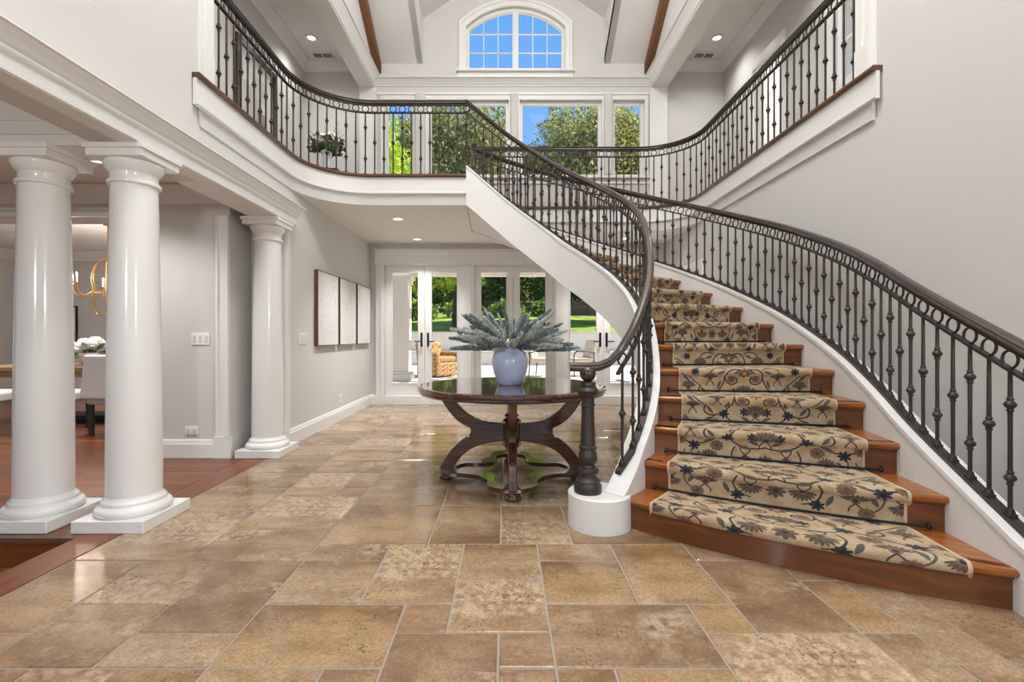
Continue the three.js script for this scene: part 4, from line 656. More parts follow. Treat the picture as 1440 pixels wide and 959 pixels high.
// ---------------------------------------------------------------- framed panels, switches, vents
{
  const art = (seed) => { const R = rng(seed), cv = document.createElement('canvas'); cv.width = 256; cv.height = 320; const x = cv.getContext('2d'); x.fillStyle = 'rgb(218,217,214)'; x.fillRect(0, 0, 256, 320);
    for (let i = 0; i < 60; i++) { const px = 30 + R() * 200, py = R() < 0.6 ? 20 + R() * 130 : 190 + R() * 110; x.strokeStyle = `rgba(150,156,162,${0.12 + R() * 0.3})`; x.lineWidth = 1 + R() * 2; x.beginPath(); x.moveTo(px, py); x.bezierCurveTo(px + R() * 20 - 10, py + 10, px + R() * 30 - 15, py + 20, px + R() * 24 - 12, py + 20 + R() * 26); x.stroke(); x.fillStyle = `rgba(140,150,158,${0.1 + R() * 0.25})`; x.beginPath(); x.ellipse(px, py, 3 + R() * 6, 2 + R() * 4, R() * 3, 0, 7); x.fill(); }
    const t = new THREE.CanvasTexture(cv); t.colorSpace = THREE.SRGBColorSpace; return std({ map: t, roughness: 0.8 }); };
  const names = ['framed pale botanical panel nearest the single column', 'middle framed pale botanical panel on the side wall', 'framed pale botanical panel next to the french doors'];
  [[5.78, 6.5], [6.555, 7.275], [7.33, 8.05]].forEach(([z0, z1], i) => {
    const p = thing('framed_picture', names[i], 'picture', [LW, 1.04, (z0 + z1) / 2], 'three framed botanical panels on the side wall');
    const f = slabX(rect(z0, z1, 1.04, 1.955), [rect(z0 + 0.007, z1 - 0.007, 1.047, 1.948)], LW, LW + 0.048); part('frame', f, M.nosing, p);
    const c = new THREE.PlaneGeometry(z1 - z0 - 0.016, 0.9); c.rotateY(Math.PI / 2); c.translate(LW + 0.042, 1.4975, -(z0 + z1) / 2); part('canvas', join(c), art(70 + i), p);
    part('backing', box(LW, LW + 0.04, 1.048, 1.947, z0 + 0.008, z1 - 0.008), M.plate, p);
  });
  { const p = thing('framed_picture', 'large dark framed abstract picture on the upper left hall wall', 'picture', [-3.4, 3.5, 6.55]); part('frame', slabX(rect(6.05, 7.1, 3.5, 4.97), [rect(6.13, 7.02, 3.58, 4.89)], -3.4, -3.34), M.railWood, p);
    const R = rng(88), cv = document.createElement('canvas'); cv.width = 256; cv.height = 384; const x = cv.getContext('2d'); x.fillStyle = 'rgb(226,225,222)'; x.fillRect(0, 0, 256, 384); for (const [c, a, b, w, h] of [['rgb(196,194,190)', 30, 120, 120, 200], ['rgb(150,146,138)', 130, 190, 70, 150], ['rgb(208,206,203)', 90, 60, 110, 90], ['rgb(120,112,100)', 160, 230, 36, 90]]) { x.fillStyle = c; x.fillRect(a, b, w, h); }
    const t = new THREE.CanvasTexture(cv); t.colorSpace = THREE.SRGBColorSpace; const c = new THREE.PlaneGeometry(0.9, 1.32); c.rotateY(Math.PI / 2); c.translate(-3.372, 4.235, -6.575); part('print', join(c), std({ map: t, roughness: 0.5 }), p); part('backing', box(-3.4, -3.374, 3.57, 4.9, 6.12, 7.03), M.plate, p); }
  const plateX = (name, label, cat, z, y, w, h, n) => { const p = thing(name, label, cat, [LW, y - h / 2, z]); part('plate', box(LW, LW + 0.008, y - h / 2, y + h / 2, z - w / 2, z + w / 2, 0.003), M.plate, p); for (let i = 0; i < n; i++) { const q = z - w / 2 + (i + 0.5) * w / n; part('rocker', box(LW + 0.006, LW + 0.013, y - h * 0.3, y + h * 0.3, q - w / n * 0.3, q + w / n * 0.3, 0.002), M.rocker, p); } };
  const plateZ = (name, label, cat, x, y, w, h, n, Z = 4.61) => { const p = thing(name, label, cat, [x, y - h / 2, Z]); part('plate', box(x - w / 2, x + w / 2, y - h / 2, y + h / 2, Z - 0.008, Z, 0.003), M.plate, p); for (let i = 0; i < n; i++) { const q = x - w / 2 + (i + 0.5) * w / n; part('rocker', box(q - w / n * 0.22, q + w / n * 0.22, y - h * 0.28, y + h * 0.28, Z - 0.013, Z - 0.006, 0.002), M.rocker, p); } };
  plateX('light_switch', 'white four gang switch plate beside the framed panels', 'switch', 5.45, 1.13, 0.19, 0.12, 4);
  plateX('thermostat', 'small thermostat by the end of the side wall', 'thermostat', 8.1, 1.33, 0.08, 0.11, 1);
  plateX('wall_outlet', 'white outlet low on the side wall above the baseboard', 'outlet', 6.7, 0.3, 0.075, 0.115, 1);
  plateZ('light_switch', 'white three gang switch plate on the wall between columns', 'switch', -2.9, 1.13, 0.17, 0.115, 3);
  plateZ('wall_outlet', 'white double outlet low on the wall between columns', 'outlet', -2.985, 0.255, 0.12, 0.08, 2);
  for (const [x, z, l] of [[-3.0, 7.96, 'left'], [3.28, 7.96, 'right']]) { const v = thing('ceiling_vent', `grey slotted air vent in the upper ${l} hall ceiling`, 'vent', [x, CEIL2 - 0.012, z]); part('frame', slab(rect(x - 0.17, x + 0.17, 0, 0.16), [rect(x - 0.15, x - 0.01, 0.02, 0.14), rect(x + 0.01, x + 0.15, 0.02, 0.14)], 0, 0.012).rotateX(-Math.PI / 2).translate(0, CEIL2 - 0.012 + 0.012, -z + 0.08), M.plate, v); for (let i = 0; i < 5; i++) part('slat', box(x - 0.15, x + 0.15, CEIL2 - 0.008, CEIL2 - 0.002, z - 0.055 + i * 0.026, z - 0.047 + i * 0.026), M.slot, v); }
}
// recessed downlights: a lit disc in a white ring and a lamp just below it
const lampM = std({ color: 0xffffff, emissive: new THREE.Color(1, 0.94, 0.84), emissiveIntensity: 2.2 });
function downlight(label, x, y, Z, cd, spread = 1.15, soft = 4) {
  const d = thing('ceiling_light', label, 'light', [x, y - 0.01, Z], 'recessed ceiling lights');
  part('trim_ring', lathe([[0.062, 0], [0.085, -0.004], [0.088, 0.004], [0.088, 0.011], [0.062, 0.011]], x, y - 0.011, Z, 28), M.plate, d);
  part('lamp_disc', lathe([[0, 0], [0.062, 0], [0.062, 0.003], [0, 0.003]], x, y - 0.008, Z, 24), lampM, d);
  const s = new THREE.SpotLight(new THREE.Color(1, 0.988, 0.97), cd, 0, spread, 0.8, 2); s.position.set(0, -0.012, 0); s.target.position.set(0, -3, 0); s.castShadow = true; s.shadow.radius = soft; d.add(s, s.target);
}
downlight('recessed light in the upper left hall ceiling', -3.0, CEIL2, 7.5, 6);
downlight('recessed light in the upper right hall ceiling', 3.29, CEIL2, 7.5, 6);
downlight('recessed light in the gallery soffit nearer the stair well', -1.42, CEIL1, 6.42, 19, 0.95);
downlight('recessed light in the gallery soffit nearer the french doors', -1.4, CEIL1, 7.75, 17, 0.95);
downlight('recessed light in the upper left hall ceiling near the picture', -3.0, CEIL2, 5.2, 8);
downlight('recessed light in the upper right hall ceiling near the sash window', 3.29, CEIL2, 5.2, 8);
downlight('recessed light added to brighten the side hall behind the columns', -3.3, 2.58, 3.9, 12);  // both side hall lamps are added, to lift the dim hall
downlight('recessed light added to brighten the side hall toward the dining room', -5.2, 2.58, 3.9, 12);
downlight('recessed light added to brighten the dining room near the side hall opening', -4.6, CEIL1, 5.9, 26, 1.05);  // the three dining ceiling lamps are added to brighten that room
downlight('recessed light added to brighten the dining room near the outer wall', -6.9, CEIL1, 5.9, 26, 1.05);
downlight('recessed light added to brighten the dining room near the end wall', -5.8, CEIL1, 8.1, 26, 1.05);
downlight('recessed light in the soffit behind the stair', 1.9, CEIL1, 7.7, 18);
// unseen chandelier of opal globes, added above the view for even light
{
  const X = 0.2, Y = 6.9, Z = 3.2, c = thing('added_chandelier', 'unseen ring chandelier of opal globes added for even light above the entrance', 'chandelier', [X, Y - 0.14, Z]);
  part('rod', tube([[X, Y + 0.5, Z], [X, Y + 0.7, Z], [X, TOP, Z]], 0.012, 8, 6), M.brass, c);
  const ring = new THREE.TorusGeometry(0.6, 0.018, 8, 48); ring.rotateX(Math.PI / 2); ring.translate(X, Y, -Z); part('ring', ring, M.brass, c);
  for (let k = 0; k < 3; k++) { const a = k * 2.0944; part('arm', tube([[X, Y + 0.5, Z], [X + Math.cos(a) * 0.35, Y + 0.3, Z + Math.sin(a) * 0.35], [X + Math.cos(a) * 0.6, Y, Z + Math.sin(a) * 0.6]], 0.01, 10, 6), M.brass, c); }
  const glow = std({ color: 0xffffff, emissive: new THREE.Color(1, 0.96, 0.9), emissiveIntensity: 3 });
  for (let k = 0; k < 6; k++) {
    const a = k * Math.PI / 3, x = X + Math.cos(a) * 0.6, z = Z + Math.sin(a) * 0.6, g = new THREE.SphereGeometry(0.11, 20, 14); g.translate(x, Y - 0.14, -z); part('globe', g, glow, c, 'opal glass globe');
    const l = new THREE.PointLight(new THREE.Color(1, 0.988, 0.97), 4.5, 0, 2); l.position.set(x - X, 0, -(z - Z)); l.castShadow = true; l.shadow.radius = 5; c.add(l);
  }
}
// unseen recessed lights added to the high ceiling as even fill
[[-0.6, -0.8], [1.0, -0.8], [-0.6, 0.6], [1.0, 0.6], [-0.6, 1.9], [1.0, 1.9]].forEach(([x, z], i) => downlight(`${i % 2 ? 'right' : 'left'} added fill light in the ${['first', 'second', 'third'][i >> 1]} row of the high ceiling from the entrance door`, x, TOP, z, 15, 1.3, 12));

// opal sconces behind the camera, added as low front fill light
for (const [x, l] of [[-2.12, 'left'], [2.52, 'right']]) {
  const w = thing('added_sconce', `added opal globe fill light ${l} of the entrance door behind the camera`, 'lamp', [x, 1.95, BACK + 0.12], 'added entrance sconces'), g = new THREE.SphereGeometry(0.1, 20, 14);
  local('globe', g, lampM, w, 0, 0.1, 0); local('arm', new THREE.CylinderGeometry(0.012, 0.012, 0.12, 8).rotateX(Math.PI / 2), M.brass, w, 0, 0.1, 0.06);
  const p = new THREE.PointLight(new THREE.Color(1, 0.988, 0.97), 14, 0, 2); p.position.set(0, 0.1, 0); p.castShadow = true; p.shadow.radius = 5; w.add(p);
}
// ---------------------------------------------------------------- dining room
{
  const tab = thing('dining_table', 'oak dining table seen between the columns', 'table', [-5.9, 0, 6.75]);
  part('tabletop', box(-7.0, -4.9, 0.71, 0.76, 6.2, 7.3, 0.006), M.oak, tab); part('apron', box(-6.9, -5.0, 0.62, 0.71, 6.28, 7.22), M.oak, tab);
  part('pedestal', join(box(-6.55, -6.4, 0, 0.62, 6.65, 6.85), box(-5.5, -5.35, 0, 0.62, 6.65, 6.85), box(-6.6, -5.3, 0.02, 0.08, 6.55, 6.95)), M.darkWood, tab);
  const chair = (label, x, z, turn) => {
    const c = thing('dining_chair', label, 'chair', [x, 0, z], 'upholstered dining chairs'); c.rotation.y = turn;
    local('seat', new RoundedBoxGeometry(0.5, 0.13, 0.5, 3, 0.04), M.fabric, c, 0, 0.42, 0);
    const bk = new RoundedBoxGeometry(0.52, 0.52, 0.1, 3, 0.035); bk.rotateX(-0.1); local('backrest', bk, M.fabric, c, 0, 0.68, 0.24);
    for (const [a, b] of [[-1, -1], [1, -1], [-1, 1], [1, 1]]) local('leg', new RoundedBoxGeometry(0.045, 0.36, 0.045, 1, 0.006), M.darkWood, c, a * 0.21, 0.18, b * 0.2);
  };
  chair('grey upholstered dining chair with its back to the side hall', -4.62, 5.85, -0.1);
  chair('grey upholstered dining chair at the near long side of the table', -5.5, 5.95, 0.1);
  chair('grey upholstered dining chair beside the outer column', -6.3, 5.95, 0.05);
  chair('grey upholstered dining chair across the dining table', -5.6, 7.55, Math.PI);
  const bowl = lathe([[0, 0], [0.1, 0], [0.11, 0.015], [0.2, 0.09], [0.225, 0.17], [0.215, 0.172], [0.19, 0.1], [0.1, 0.03], [0, 0.025]], -5.72, 0.76, 6.7, 32);
  solo('flower_bowl', 'white porcelain bowl on the dining table', 'bowl', bowl, M.porcelain);
  bouquet('table_flowers', 'white hydrangeas and eucalyptus in the dining table bowl', -5.72, 0.87, 6.7, 0.2, 0.3, 41, 7, 90);
  const ch = thing('dining_chandelier', 'gold candle chandelier hanging in the dining room', 'chandelier', [-5.5, 1.3, 6.7]), cx = -5.5, cz = 6.7;
  part('stem', tube([[cx, 1.42, cz], [cx, 2.0, cz], [cx, CEIL1, cz]], 0.009, 8, 6), M.brass, ch);
  part('canopy', lathe([[0, 0], [0.06, 0], [0.05, -0.03], [0, -0.035]].reverse(), cx, CEIL1, cz, 20), M.brass, ch);
  const ring = new THREE.TorusGeometry(0.17, 0.007, 6, 32); ring.rotateX(Math.PI / 2); ring.translate(cx, 1.76, -cz); part('ring', ring, M.brass, ch);
  const flame = std({ color: 0xffffff, emissive: new THREE.Color(1, 0.86, 0.62), emissiveIntensity: 9 });
  for (let k = 0; k < 6; k++) {
    const a = k * Math.PI / 3 + 0.3, c = Math.cos(a), s = Math.sin(a), P = (r, y) => [cx + c * r, y, cz + s * r];
    part('arm', tube([P(0, 1.44), P(0.12, 1.46), P(0.17, 1.6), P(0.2, 1.76), P(0.3, 1.7), P(0.38, 1.74), P(0.4, 1.84)], 0.007, 28, 6), M.brass, ch); part('hoop', tube([P(0.17, 1.76), P(0.19, 2.0), P(0.1, 2.2), P(0, 2.24)], 0.006, 16, 6), M.brass, ch);
    part('drip_cup', lathe([[0, 0], [0.02, 0.005], [0.045, 0.022], [0.043, 0.025], [0, 0.018]], ...P(0.4, 1.84).slice(0, 2), P(0.4, 0)[2], 16), M.brass, ch);
    part('candle', lathe([[0, 0], [0.012, 0], [0.012, 0.09], [0, 0.092]], P(0.4, 0)[0], 1.86, P(0.4, 0)[2], 10), M.petal, ch);
    part('flame_bulb', lathe([[0, 0], [0.009, 0.008], [0.012, 0.02], [0.006, 0.04], [0, 0.05]], P(0.4, 0)[0], 1.952, P(0.4, 0)[2], 10), flame, ch);
    const l = new THREE.PointLight(new THREE.Color(1, 0.88, 0.78), 0.55, 0, 2); l.position.set(c * 0.4, 1.975 - 1.3, -s * 0.4); l.castShadow = true; ch.add(l);
  }
  const pic = thing('framed_picture', 'pale drawing in a thin dark frame on the dining room end wall', 'picture', [-8.3, 1.1, 8.98]);
  part('frame', slab(rect(-8.75, -7.95, 1.0, 1.72), [rect(-8.73, -7.97, 1.02, 1.7)], 8.97, 9.0), M.black, pic); part('sheet', box(-8.735, -7.965, 1.015, 1.705, 8.985, 8.999), M.plate, pic);
  struct('trim', 'white crown moulding around the dining room ceiling', 'trim', sweep([[-8.99, CEIL1, 4.9], [-8.99, CEIL1, 9.0], [-2.65, CEIL1, 9.0]], crown(0.16, 0.13)), M.trim);
  struct('baseboard_far', 'white baseboard of the dining room end wall', 'baseboard', sweep([[-9, 0, 9.0], [-2.64, 0, 9.0]], bb), M.trim);
}
// clusters of white blooms among leaves
function bouquet(name, label, x, y, Z, r, h, seed, blooms, leaves) {
  const b = thing(name, label, 'flowers', [x, y, Z]), R = rng(seed);
  const bl = new THREE.IcosahedronGeometry(r * 0.42, 3), p = bl.attributes.position; for (let i = 0; i < p.count; i++) { const k = 0.88 + 0.24 * hash2(Math.round(p.getX(i) * 2e3), Math.round(p.getY(i) * 2e3) + 7 * Math.round(p.getZ(i) * 2e3), 4); p.setXYZ(i, p.getX(i) * k, p.getY(i) * k * 0.85, p.getZ(i) * k); } bl.computeVertexNormals();
  for (let i = 0; i < blooms; i++) { const a = i * 2.4, q = Math.sqrt((i + 0.5) / blooms) * r * 0.9; const o = local('bloom', bl, M.petal, b, Math.cos(a) * q, h * (0.72 - 0.35 * (q / r) ** 2), Math.sin(a) * q); o.scale.setScalar(0.7 + R() * 0.4); }
  const lf = new THREE.SphereGeometry(1, 7, 5); lf.scale(0.045, 0.006, 0.026); const gs = [];
  for (let i = 0; i < leaves; i++) { const a = R() * 6.283, q = r * (0.5 + 0.75 * R()), g = lf.clone(); g.rotateZ(R() * 2 - 1); g.rotateX(R() * 2 - 1); g.rotateY(R() * 6); g.translate(Math.cos(a) * q, h * (0.02 + 0.6 * R()), Math.sin(a) * q); gs.push(g); }
  local('leaves', join(gs), M.leaf, b);
  for (let i = 0; i < 9; i++) { const a = R() * 6.283, q = r * (0.9 + 0.5 * R()), e = h * (0.7 + 0.5 * R()); local('sprig', tube([[0, 0, 0], [Math.cos(a) * q * 0.4, e * 0.6, Math.sin(a) * q * 0.4], [Math.cos(a) * q, e, Math.sin(a) * q]], 0.0025, 10, 4), M.stem, b); }
}
{ // flowers on the upper left gallery
  const c = thing('console_table', 'dark narrow console table at the end of the upper left hall', 'table', [-2.95, F2, 7.55]);
  part('top', box(-3.35, -2.55, F2 + 0.6, F2 + 0.64, 7.35, 7.75, 0.005), M.darkWood, c); for (const x of [-3.3, -2.6]) for (const z of [7.39, 7.71]) part('leg', box(x - 0.02, x + 0.02, F2, F2 + 0.6, z - 0.02, z + 0.02), M.darkWood, c);
  solo('vase', 'white porcelain vase on the upper hall console', 'vase', lathe([[0, 0], [0.05, 0], [0.055, 0.01], [0.06, 0.1], [0.075, 0.2], [0.085, 0.23], [0.078, 0.23], [0.06, 0.17], [0.04, 0.03], [0, 0.02]].map(([r, y]) => [r, y * 1.25]), -2.76, F2 + 0.641, 7.5, 28), M.porcelain);
  bouquet('vase_flowers', 'white flowers with green foliage in the upper hall vase', -2.76, F2 + 0.9, 7.5, 0.22, 0.36, 43, 7, 150);
}
{ // unseen lamp added to brighten the small room upstairs
  const l = thing('added_lamp', 'opal globe lamp added to brighten the small upstairs room', 'lamp', [4.9, 5.28, 6.9]); const g = new THREE.SphereGeometry(0.1, 16, 12); local('globe', g, lampM, l, 0, 0.1, 0); local('stem', new THREE.CylinderGeometry(0.015, 0.015, 0.06, 8), M.brass, l, 0, 0.22, 0);
  const p = new THREE.PointLight(new THREE.Color(1, 0.97, 0.93), 4.5, 0, 2); p.position.set(0, 0.1, 0); p.castShadow = true; l.add(p);
}

// ---------------------------------------------------------------- terrace and garden
const PY = 0.13;
struct('floor', 'sunlit pale stone terrace outside the french doors', 'terrace', prism([[-2.62, FAR + 0.21], [14, FAR + 0.21], [14, 18], [-14, 18], [-14, 9.22], [-2.62, 9.22]], -0.3, PY), M.patio);
struct('ground', 'pale forecourt ground around the house', 'ground', box(-60, 60, -0.6, -0.47, -40, 60), std({ color: C(168, 158, 138), roughness: 0.95 }));
{
  const w = thing('garden_wall', 'low pale plaster garden wall with a bench ledge', 'wall', [0, PY, 17.9]);
  part('wall_body', box(-14, 14, PY, 1.27, 18, 18.3), M.stucco, w); part('coping', box(-14, 14, 1.27, 1.33, 17.95, 18.35, 0.01), M.patio, w); part('bench', box(-14, 14, PY, 0.56, 17.35, 18), M.stucco, w); part('bench_top', box(-14, 14, 0.56, 0.62, 17.3, 18), M.patio, w);
}
{ // rising lawn
  const g = new THREE.PlaneGeometry(60, 30, 60, 40), p = g.attributes.position, gt = dataTex(256, 256, (u, v) => { const a = fbm(u * 8, v * 8, 4, 4, 8), f = vnoise(u * 128, v * 128, 8, 128); return mix(mix([112, 138, 44], [178, 190, 72], cl(a * 2 - 0.5)), [70, 92, 34], 0.3 * f); }, { repeat: [14, 8] });
  for (let i = 0; i < p.count; i++) { const x = p.getX(i), Z = 33.2 - p.getY(i); p.setXYZ(i, x, 1.26 + Math.max(0, Z - 18.2) * 0.12 + 0.25 * fbm(x * 0.2 + 20, Z * 0.2, 6, 3) - 0.12, -Z); } g.computeVertexNormals();
  solo('lawn', 'green lawn sloping up behind the garden wall', 'lawn', g, std({ map: gt, roughness: 1 }), null, 'structure');
}
{ // wooded bank closing the garden
  const g = new THREE.PlaneGeometry(120, 24, 80, 24), p = g.attributes.position, gt = dataTex(256, 256, (u, v) => { const a = fbm(u * 8, v * 8, 54, 4, 8), f = vnoise(u * 64, v * 64, 58, 64); return mix(mix([62, 70, 34], [104, 104, 52], cl(a * 2 - 0.5)), [70, 54, 36], 0.5 * f); }, { repeat: [24, 6] });
  for (let i = 0; i < p.count; i++) { const x = p.getX(i), Z = 46 - p.getY(i); p.setXYZ(i, x, 2.2 + (Z - 34) * 0.42 + 1.2 * fbm(x * 0.15 + 40, Z * 0.15, 16, 4), -Z); } g.computeVertexNormals();
  solo('hillside', 'scrubby hillside rising behind the garden trees', 'hill', g, std({ map: gt, roughness: 1 }), null, 'structure');
}
{
  const f = thing('timber_wall', 'brown timber retaining wall at the top of the lawn', 'wall', [5, 2.2, 27]);
  for (let k = 0; k < 4; k++) part('plank', box(-3 + (k % 2) * 0.02, 16, 2.1 + k * 0.24, 2.33 + k * 0.24, 27, 27.1, 0.006), M.nosing, f);
  for (let x = -2.6; x < 16; x += 1.8) part('post', box(x, x + 0.14, 1.9, 3.1, 26.9, 27, 0.006), M.nosing, f);
}
{ // porch: square pier, beam and added eaves
  const c = thing('porch_pier', 'white square porch pier with moulded base outside the left doors', 'column', [-2.42, PY, 11.3]);
  part('shaft', box(-2.62, -2.22, PY + 0.22, 2.42, 11.1, 11.5, 0.006), M.stucco, c); part('base', join(box(-2.68, -2.16, PY, PY + 0.16, 11.04, 11.56, 0.006), box(-2.65, -2.19, PY + 0.16, PY + 0.22, 11.07, 11.53, 0.01)), M.stucco, c); part('cap', join(box(-2.66, -2.18, 2.42, 2.48, 11.06, 11.54, 0.006), box(-2.7, -2.14, 2.48, 2.56, 11.02, 11.58, 0.006)), M.stucco, c);
  const pg = thing('pergola', 'white timber pergola over the terrace doors', 'pergola', [1.7, 2.56, 10]); part('beam', box(-2.6, 6, 2.56, 2.76, 11.2, 11.4), M.stucco, pg); part('ledger', box(-2.6, 6, 2.6, 2.76, FAR + 0.205, FAR + 0.28), M.stucco, pg);
  for (let x = -2.55; x < 6; x += 0.62) part('rafter', box(x, x + 0.07, 2.762, 2.93, FAR + 0.205, 11.9), M.stucco, pg);
  struct('trim', 'unseen eaves added to keep sun out of the upper windows', 'roof', join(box(-5, 5, 5.62, 5.7, FAR + 0.2, 9.0), box(-1.6, 1.9, 7.3, 7.4, FAR + 0.2, 8.8), box(3.86, 5.2, 5.5, 5.58, 3.6, 5.78)), M.stucco);  // out of view, added to block sun from the upper windows
}
{ // outdoor seating
  const fl = dataTex(256, 256, (u, v) => { const a = fbm(u * 8, v * 8, 14, 3, 8), b = fbm(u * 16, v * 16, 24, 3, 16); return a > 0.55 ? [150, 92, 44] : b > 0.58 ? [110, 104, 60] : [214, 178, 124]; }, { repeat: [3, 3] }), fm = std({ map: fl, roughness: 0.95 });
  const c = thing('garden_armchair', 'floral cushioned armchair on the terrace', 'armchair', [-1.72, PY, 12.5]); c.rotation.y = 0.9;
  local('base', new RoundedBoxGeometry(0.8, 0.34, 0.78, 3, 0.04), fm, c, 0, 0.2, 0); local('seat_cushion', new RoundedBoxGeometry(0.62, 0.16, 0.66, 3, 0.06), fm, c, 0, 0.44, 0.04);
  const bk = new RoundedBoxGeometry(0.8, 0.6, 0.2, 3, 0.08); bk.rotateX(-0.16); local('backrest', bk, fm, c, 0, 0.6, -0.34); for (const s of [-1, 1]) local('armrest', new RoundedBoxGeometry(0.16, 0.32, 0.76, 3, 0.07), fm, c, s * 0.36, 0.48, 0.02);
  solo('garden_plant', 'small potted green plant beside the floral armchair', 'plant', join(...Array.from({ length: 40 }, (_, i) => { const g = new THREE.SphereGeometry(1, 6, 4), a = i * 2.4; g.scale(0.06, 0.012, 0.03); g.rotateZ(0.5 - (i % 5) * 0.25); g.rotateY(a); g.translate(-0.98 + Math.cos(a) * 0.1, 0.62 + (i % 7) * 0.03, -12.0 + Math.sin(a) * 0.1); return g; }), lathe([[0, 0], [0.09, 0], [0.12, 0.25], [0.1, 0.25], [0, 0.2]], -0.98, 0.4, 12.0, 16), box(-1.2, -0.76, 0.36, 0.4, 11.8, 12.2), box(-1.03, -0.93, PY, 0.36, 11.95, 12.05)), M.leaf);
  const chaise = (label, x, Z, turn) => {
    const t = thing('garden_chair', label, 'chair', [x, PY, Z], 'cushioned iron garden chairs'); t.rotation.y = turn;
    local('seat_cushion', new RoundedBoxGeometry(0.56, 0.12, 0.6, 3, 0.05), M.beige, t, 0, 0.42, 0); const b = new RoundedBoxGeometry(0.56, 0.52, 0.12, 3, 0.05); b.rotateX(-0.25); local('back_cushion', b, M.beige, t, 0, 0.7, -0.3);
    local('frame', join(...[-1, 1].flatMap((s) => [tube([[s * 0.3, 0, -0.28], [s * 0.31, 0.35, -0.3], [s * 0.31, 0.62, -0.26], [s * 0.3, 0.64, 0.1], [s * 0.3, 0.6, 0.3]], 0.014, 20, 6), tube([[s * 0.3, 0, 0.28], [s * 0.31, 0.3, 0.26], [s * 0.3, 0.62, 0.26]], 0.014, 12, 6)]), tube([[-0.3, 0.36, 0.28], [0, 0.36, 0.28], [0.3, 0.36, 0.28]], 0.012, 6, 6)), M.darkWood, t);
  };
  chaise('cushioned iron garden chair outside the middle doors', 0.98, 12.5, 1.2); chaise('cushioned iron garden chair outside the right doors', 1.95, 12.6, -1.3);
}
// trees: trunk with limbs, and a crown of many small leaf sprays
function tree(name, label, x, Z, y0, trunkH, crown, leaves, cols, seed, size = 0.16) {
  const t = thing(name, label, 'tree', [x, y0, Z], 'garden trees beyond the terrace'), R = rng(seed), limbs = [];
  limbs.push(tube([[0, -0.4, 0], [0.1, trunkH * 0.5, 0.05], [0, trunkH, 0]], 0.16, 10, 7));
  for (const [bx, by, bz, br] of crown) limbs.push(tube([[0, trunkH * 0.8, 0], [bx * 0.5, (trunkH + by) * 0.5, bz * 0.5], [bx, by, bz]], 0.07, 8, 5));
  local('trunk', join(limbs), std({ color: C(86, 68, 54), roughness: 0.95 }), t);
  const tot = crown.reduce((a, c) => a + c[3] ** 2, 0), pos = [], col = [], nor = [], v = new THREE.Vector3(), w = new THREE.Vector3(), q = new THREE.Vector3();
  for (const [bx, by, bz, br] of crown) for (let i = 0, n = Math.round(leaves * br * br / tot); i < n; i++) {
    v.set(R() * 2 - 1, R() * 2 - 1, R() * 2 - 1).normalize(); const r = br * Math.pow(R(), 0.35) * (0.8 + 0.35 * vnoise(v.x * 3 + 9, v.y * 3 + v.z * 2 + 9, seed)), cx = bx + v.x * r, cy = by + v.y * r * 0.85, cz = bz + v.z * r;
    w.set(R() * 2 - 1, R() * 2 - 1, R() * 2 - 1).normalize(); q.set(R() * 2 - 1, R() * 2 - 1, R() * 2 - 1).cross(w).normalize(); const s = size * (0.6 + R() * 0.8), c = cols[Math.floor(R() * cols.length)], k = 0.8 + 0.4 * R();
    const pts = [[-1, 0], [0, -0.42], [1, 0], [0, 0.42]].map(([a, b]) => [cx + w.x * a * s + q.x * b * s, cy + w.y * a * s + q.y * b * s, cz + w.z * a * s + q.z * b * s]);
    for (const j of [0, 1, 2, 0, 2, 3]) { pos.push(...pts[j]); col.push(c.r * k, c.g * k, c.b * k); }
  }
  const g = new THREE.BufferGeometry(); g.setAttribute('position', new THREE.Float32BufferAttribute(pos, 3)); g.setAttribute('color', new THREE.Float32BufferAttribute(col, 3)); g.computeVertexNormals();
  const f = local('foliage', g, leafM, t); f.userData.kind = 'stuff';
}
const leafM = phy({ vertexColors: true, roughness: 0.8, side: THREE.DoubleSide, transmission: 0.45, thickness: 0 });
const olive = [C(176, 178, 96), C(142, 152, 80), C(206, 198, 120), C(118, 130, 76), C(214, 204, 132)], lime = [C(206, 220, 40), C(174, 204, 40), C(224, 230, 70), C(140, 180, 44)], deep = [C(94, 122, 52), C(114, 142, 60), C(76, 104, 50), C(140, 160, 64)];
tree('oak_tree', 'broad olive green oak crown seen through the wide gallery windows', 1.9, 22, 1.5, 4.0, [[0.4, 6.4, 0, 2.2], [-0.9, 5.4, 0.4, 1.7], [-0.7, 6.9, 0.2, 1.6], [2.9, 8.6, 0.1, 1.7], [1.8, 7.2, 0, 2.2], [1.3, 8.6, 0.2, 1.9], [3.2, 6.6, 0.3, 2.0], [-0.4, 4.4, -0.4, 1.8], [2.2, 4.2, 0, 2.0]], 42000, olive, 3, 0.1);
tree('oak_tree', 'tall olive oak crown seen through the left wide gallery window', -2.2, 21, 1.5, 4.0, [[0, 7.2, 0, 2.2], [-1.4, 6.0, 0.3, 1.9], [1.5, 6.0, 0, 1.8], [0.2, 8.6, 0, 1.7], [0, 4.4, 0, 2.0], [1.5, 8.2, 0.2, 1.6], [-1.6, 8.0, 0.2, 1.5], [1.8, 4.2, 0, 1.6]], 32000, olive, 5, 0.1);
tree('oak_tree', 'olive oak crown seen through the right narrow gallery window', 6.6, 23, 1.7, 4.0, [[0, 6.0, 0, 2.4], [1.6, 7.2, 0, 2.2], [-1.2, 7.4, 0.4, 1.9], [-1.3, 8.8, 0.2, 1.5], [0.4, 8.6, 0, 1.8], [0.6, 4.4, 0, 2.2]], 32000, olive, 7, 0.1);
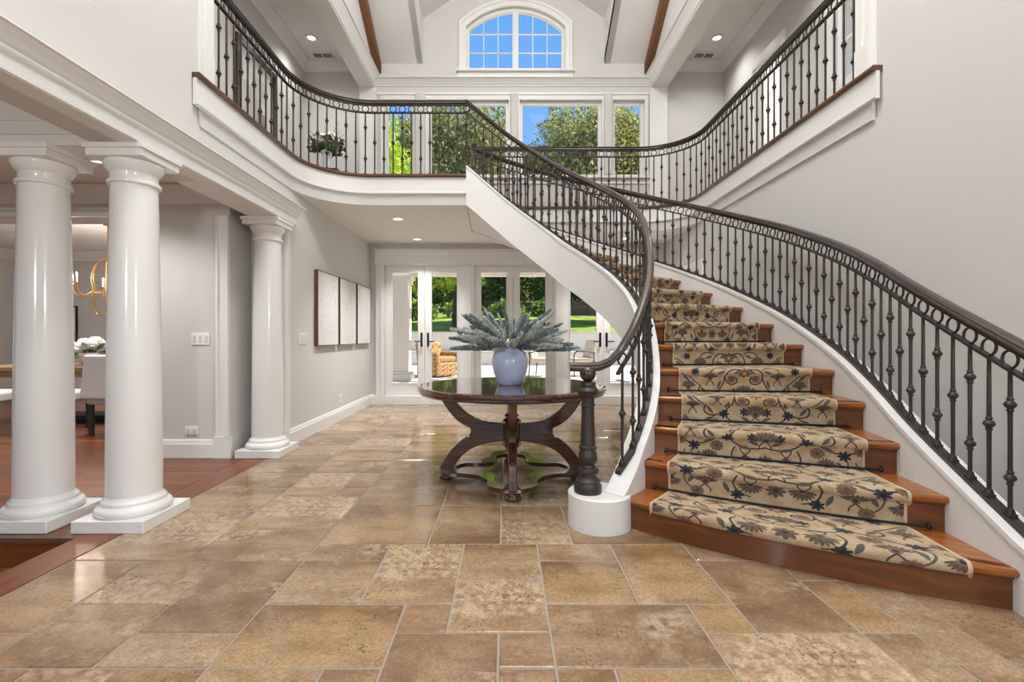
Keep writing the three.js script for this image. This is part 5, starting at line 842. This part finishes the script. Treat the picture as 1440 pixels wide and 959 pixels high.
tree('maple_tree', 'bright yellow green maple beside the porch', -5.2, 16.2, 0.13, 3.2, [[0, 4.8, 0, 1.7], [0.9, 3.6, -0.4, 1.1], [-0.8, 6.4, 0, 1.7], [0.8, 6.6, 0.2, 1.5], [0.4, 8.0, 0, 1.3], [1.5, 2.9, 0.2, 0.7]], 20000, lime, 9, 0.09);
tree('maple_tree', 'yellow green maple with drooping boughs above the lawn', -1.6, 19.4, 1.4, 2.6, [[-0.9, 2.3, -0.3, 0.85], [0.3, 2.1, -0.4, 0.55], [-0.2, 3.4, 0, 1.1], [1.5, 3.0, -0.2, 0.75], [2.6, 2.7, -0.3, 0.65], [3.5, 3.0, 0, 0.7], [-1.9, 2.0, 0, 0.75]], 16000, lime, 11, 0.075);
[[-9, 30, 3.2, 4.5], [-4.5, 31, 3.2, 4.2], [-0.5, 32, 3.2, 4.6], [3.5, 31, 3.2, 4.3], [8, 31, 3.2, 4.8], [12.5, 30, 3.2, 4.6]].forEach(([x, z, y, r], i) => tree('evergreen_tree', ['dark evergreen at the far left of the garden', 'dark evergreen behind the left door view', 'dark evergreen behind the middle doors', 'dark evergreen above the timber wall', 'dark evergreen right of the timber wall', 'dark evergreen at the far right of the garden'][i], x, z, y, 2, [[0, 1.6, 0, r * 0.55], [-1.4, 3.2, 0, r * 0.5], [1.4, 3.4, 0, r * 0.5], [0, 5.2, 0, r * 0.5]], 16000, deep, 20 + i, 0.14));
[[-4.4, 24.5], [-2.2, 25.6], [0.1, 25.2], [2.3, 26.2]].forEach(([x, z], i) => tree('garden_shrub', ['leafy shrub at the left edge of the lawn top', 'leafy shrub below the second door leaf view', 'leafy shrub at the middle of the lawn top', 'leafy shrub at the end of the timber wall'][i], x, z, 1.26 + (z - 18.2) * 0.12, 0.4, [[0, 0.5, 0, 0.7], [0.6, 0.4, 0, 0.5], [-0.5, 0.4, 0.2, 0.55]], 1600, [...deep, ...lime.slice(1, 2)], 40 + i, 0.09));

renderer.render(scene, camera);
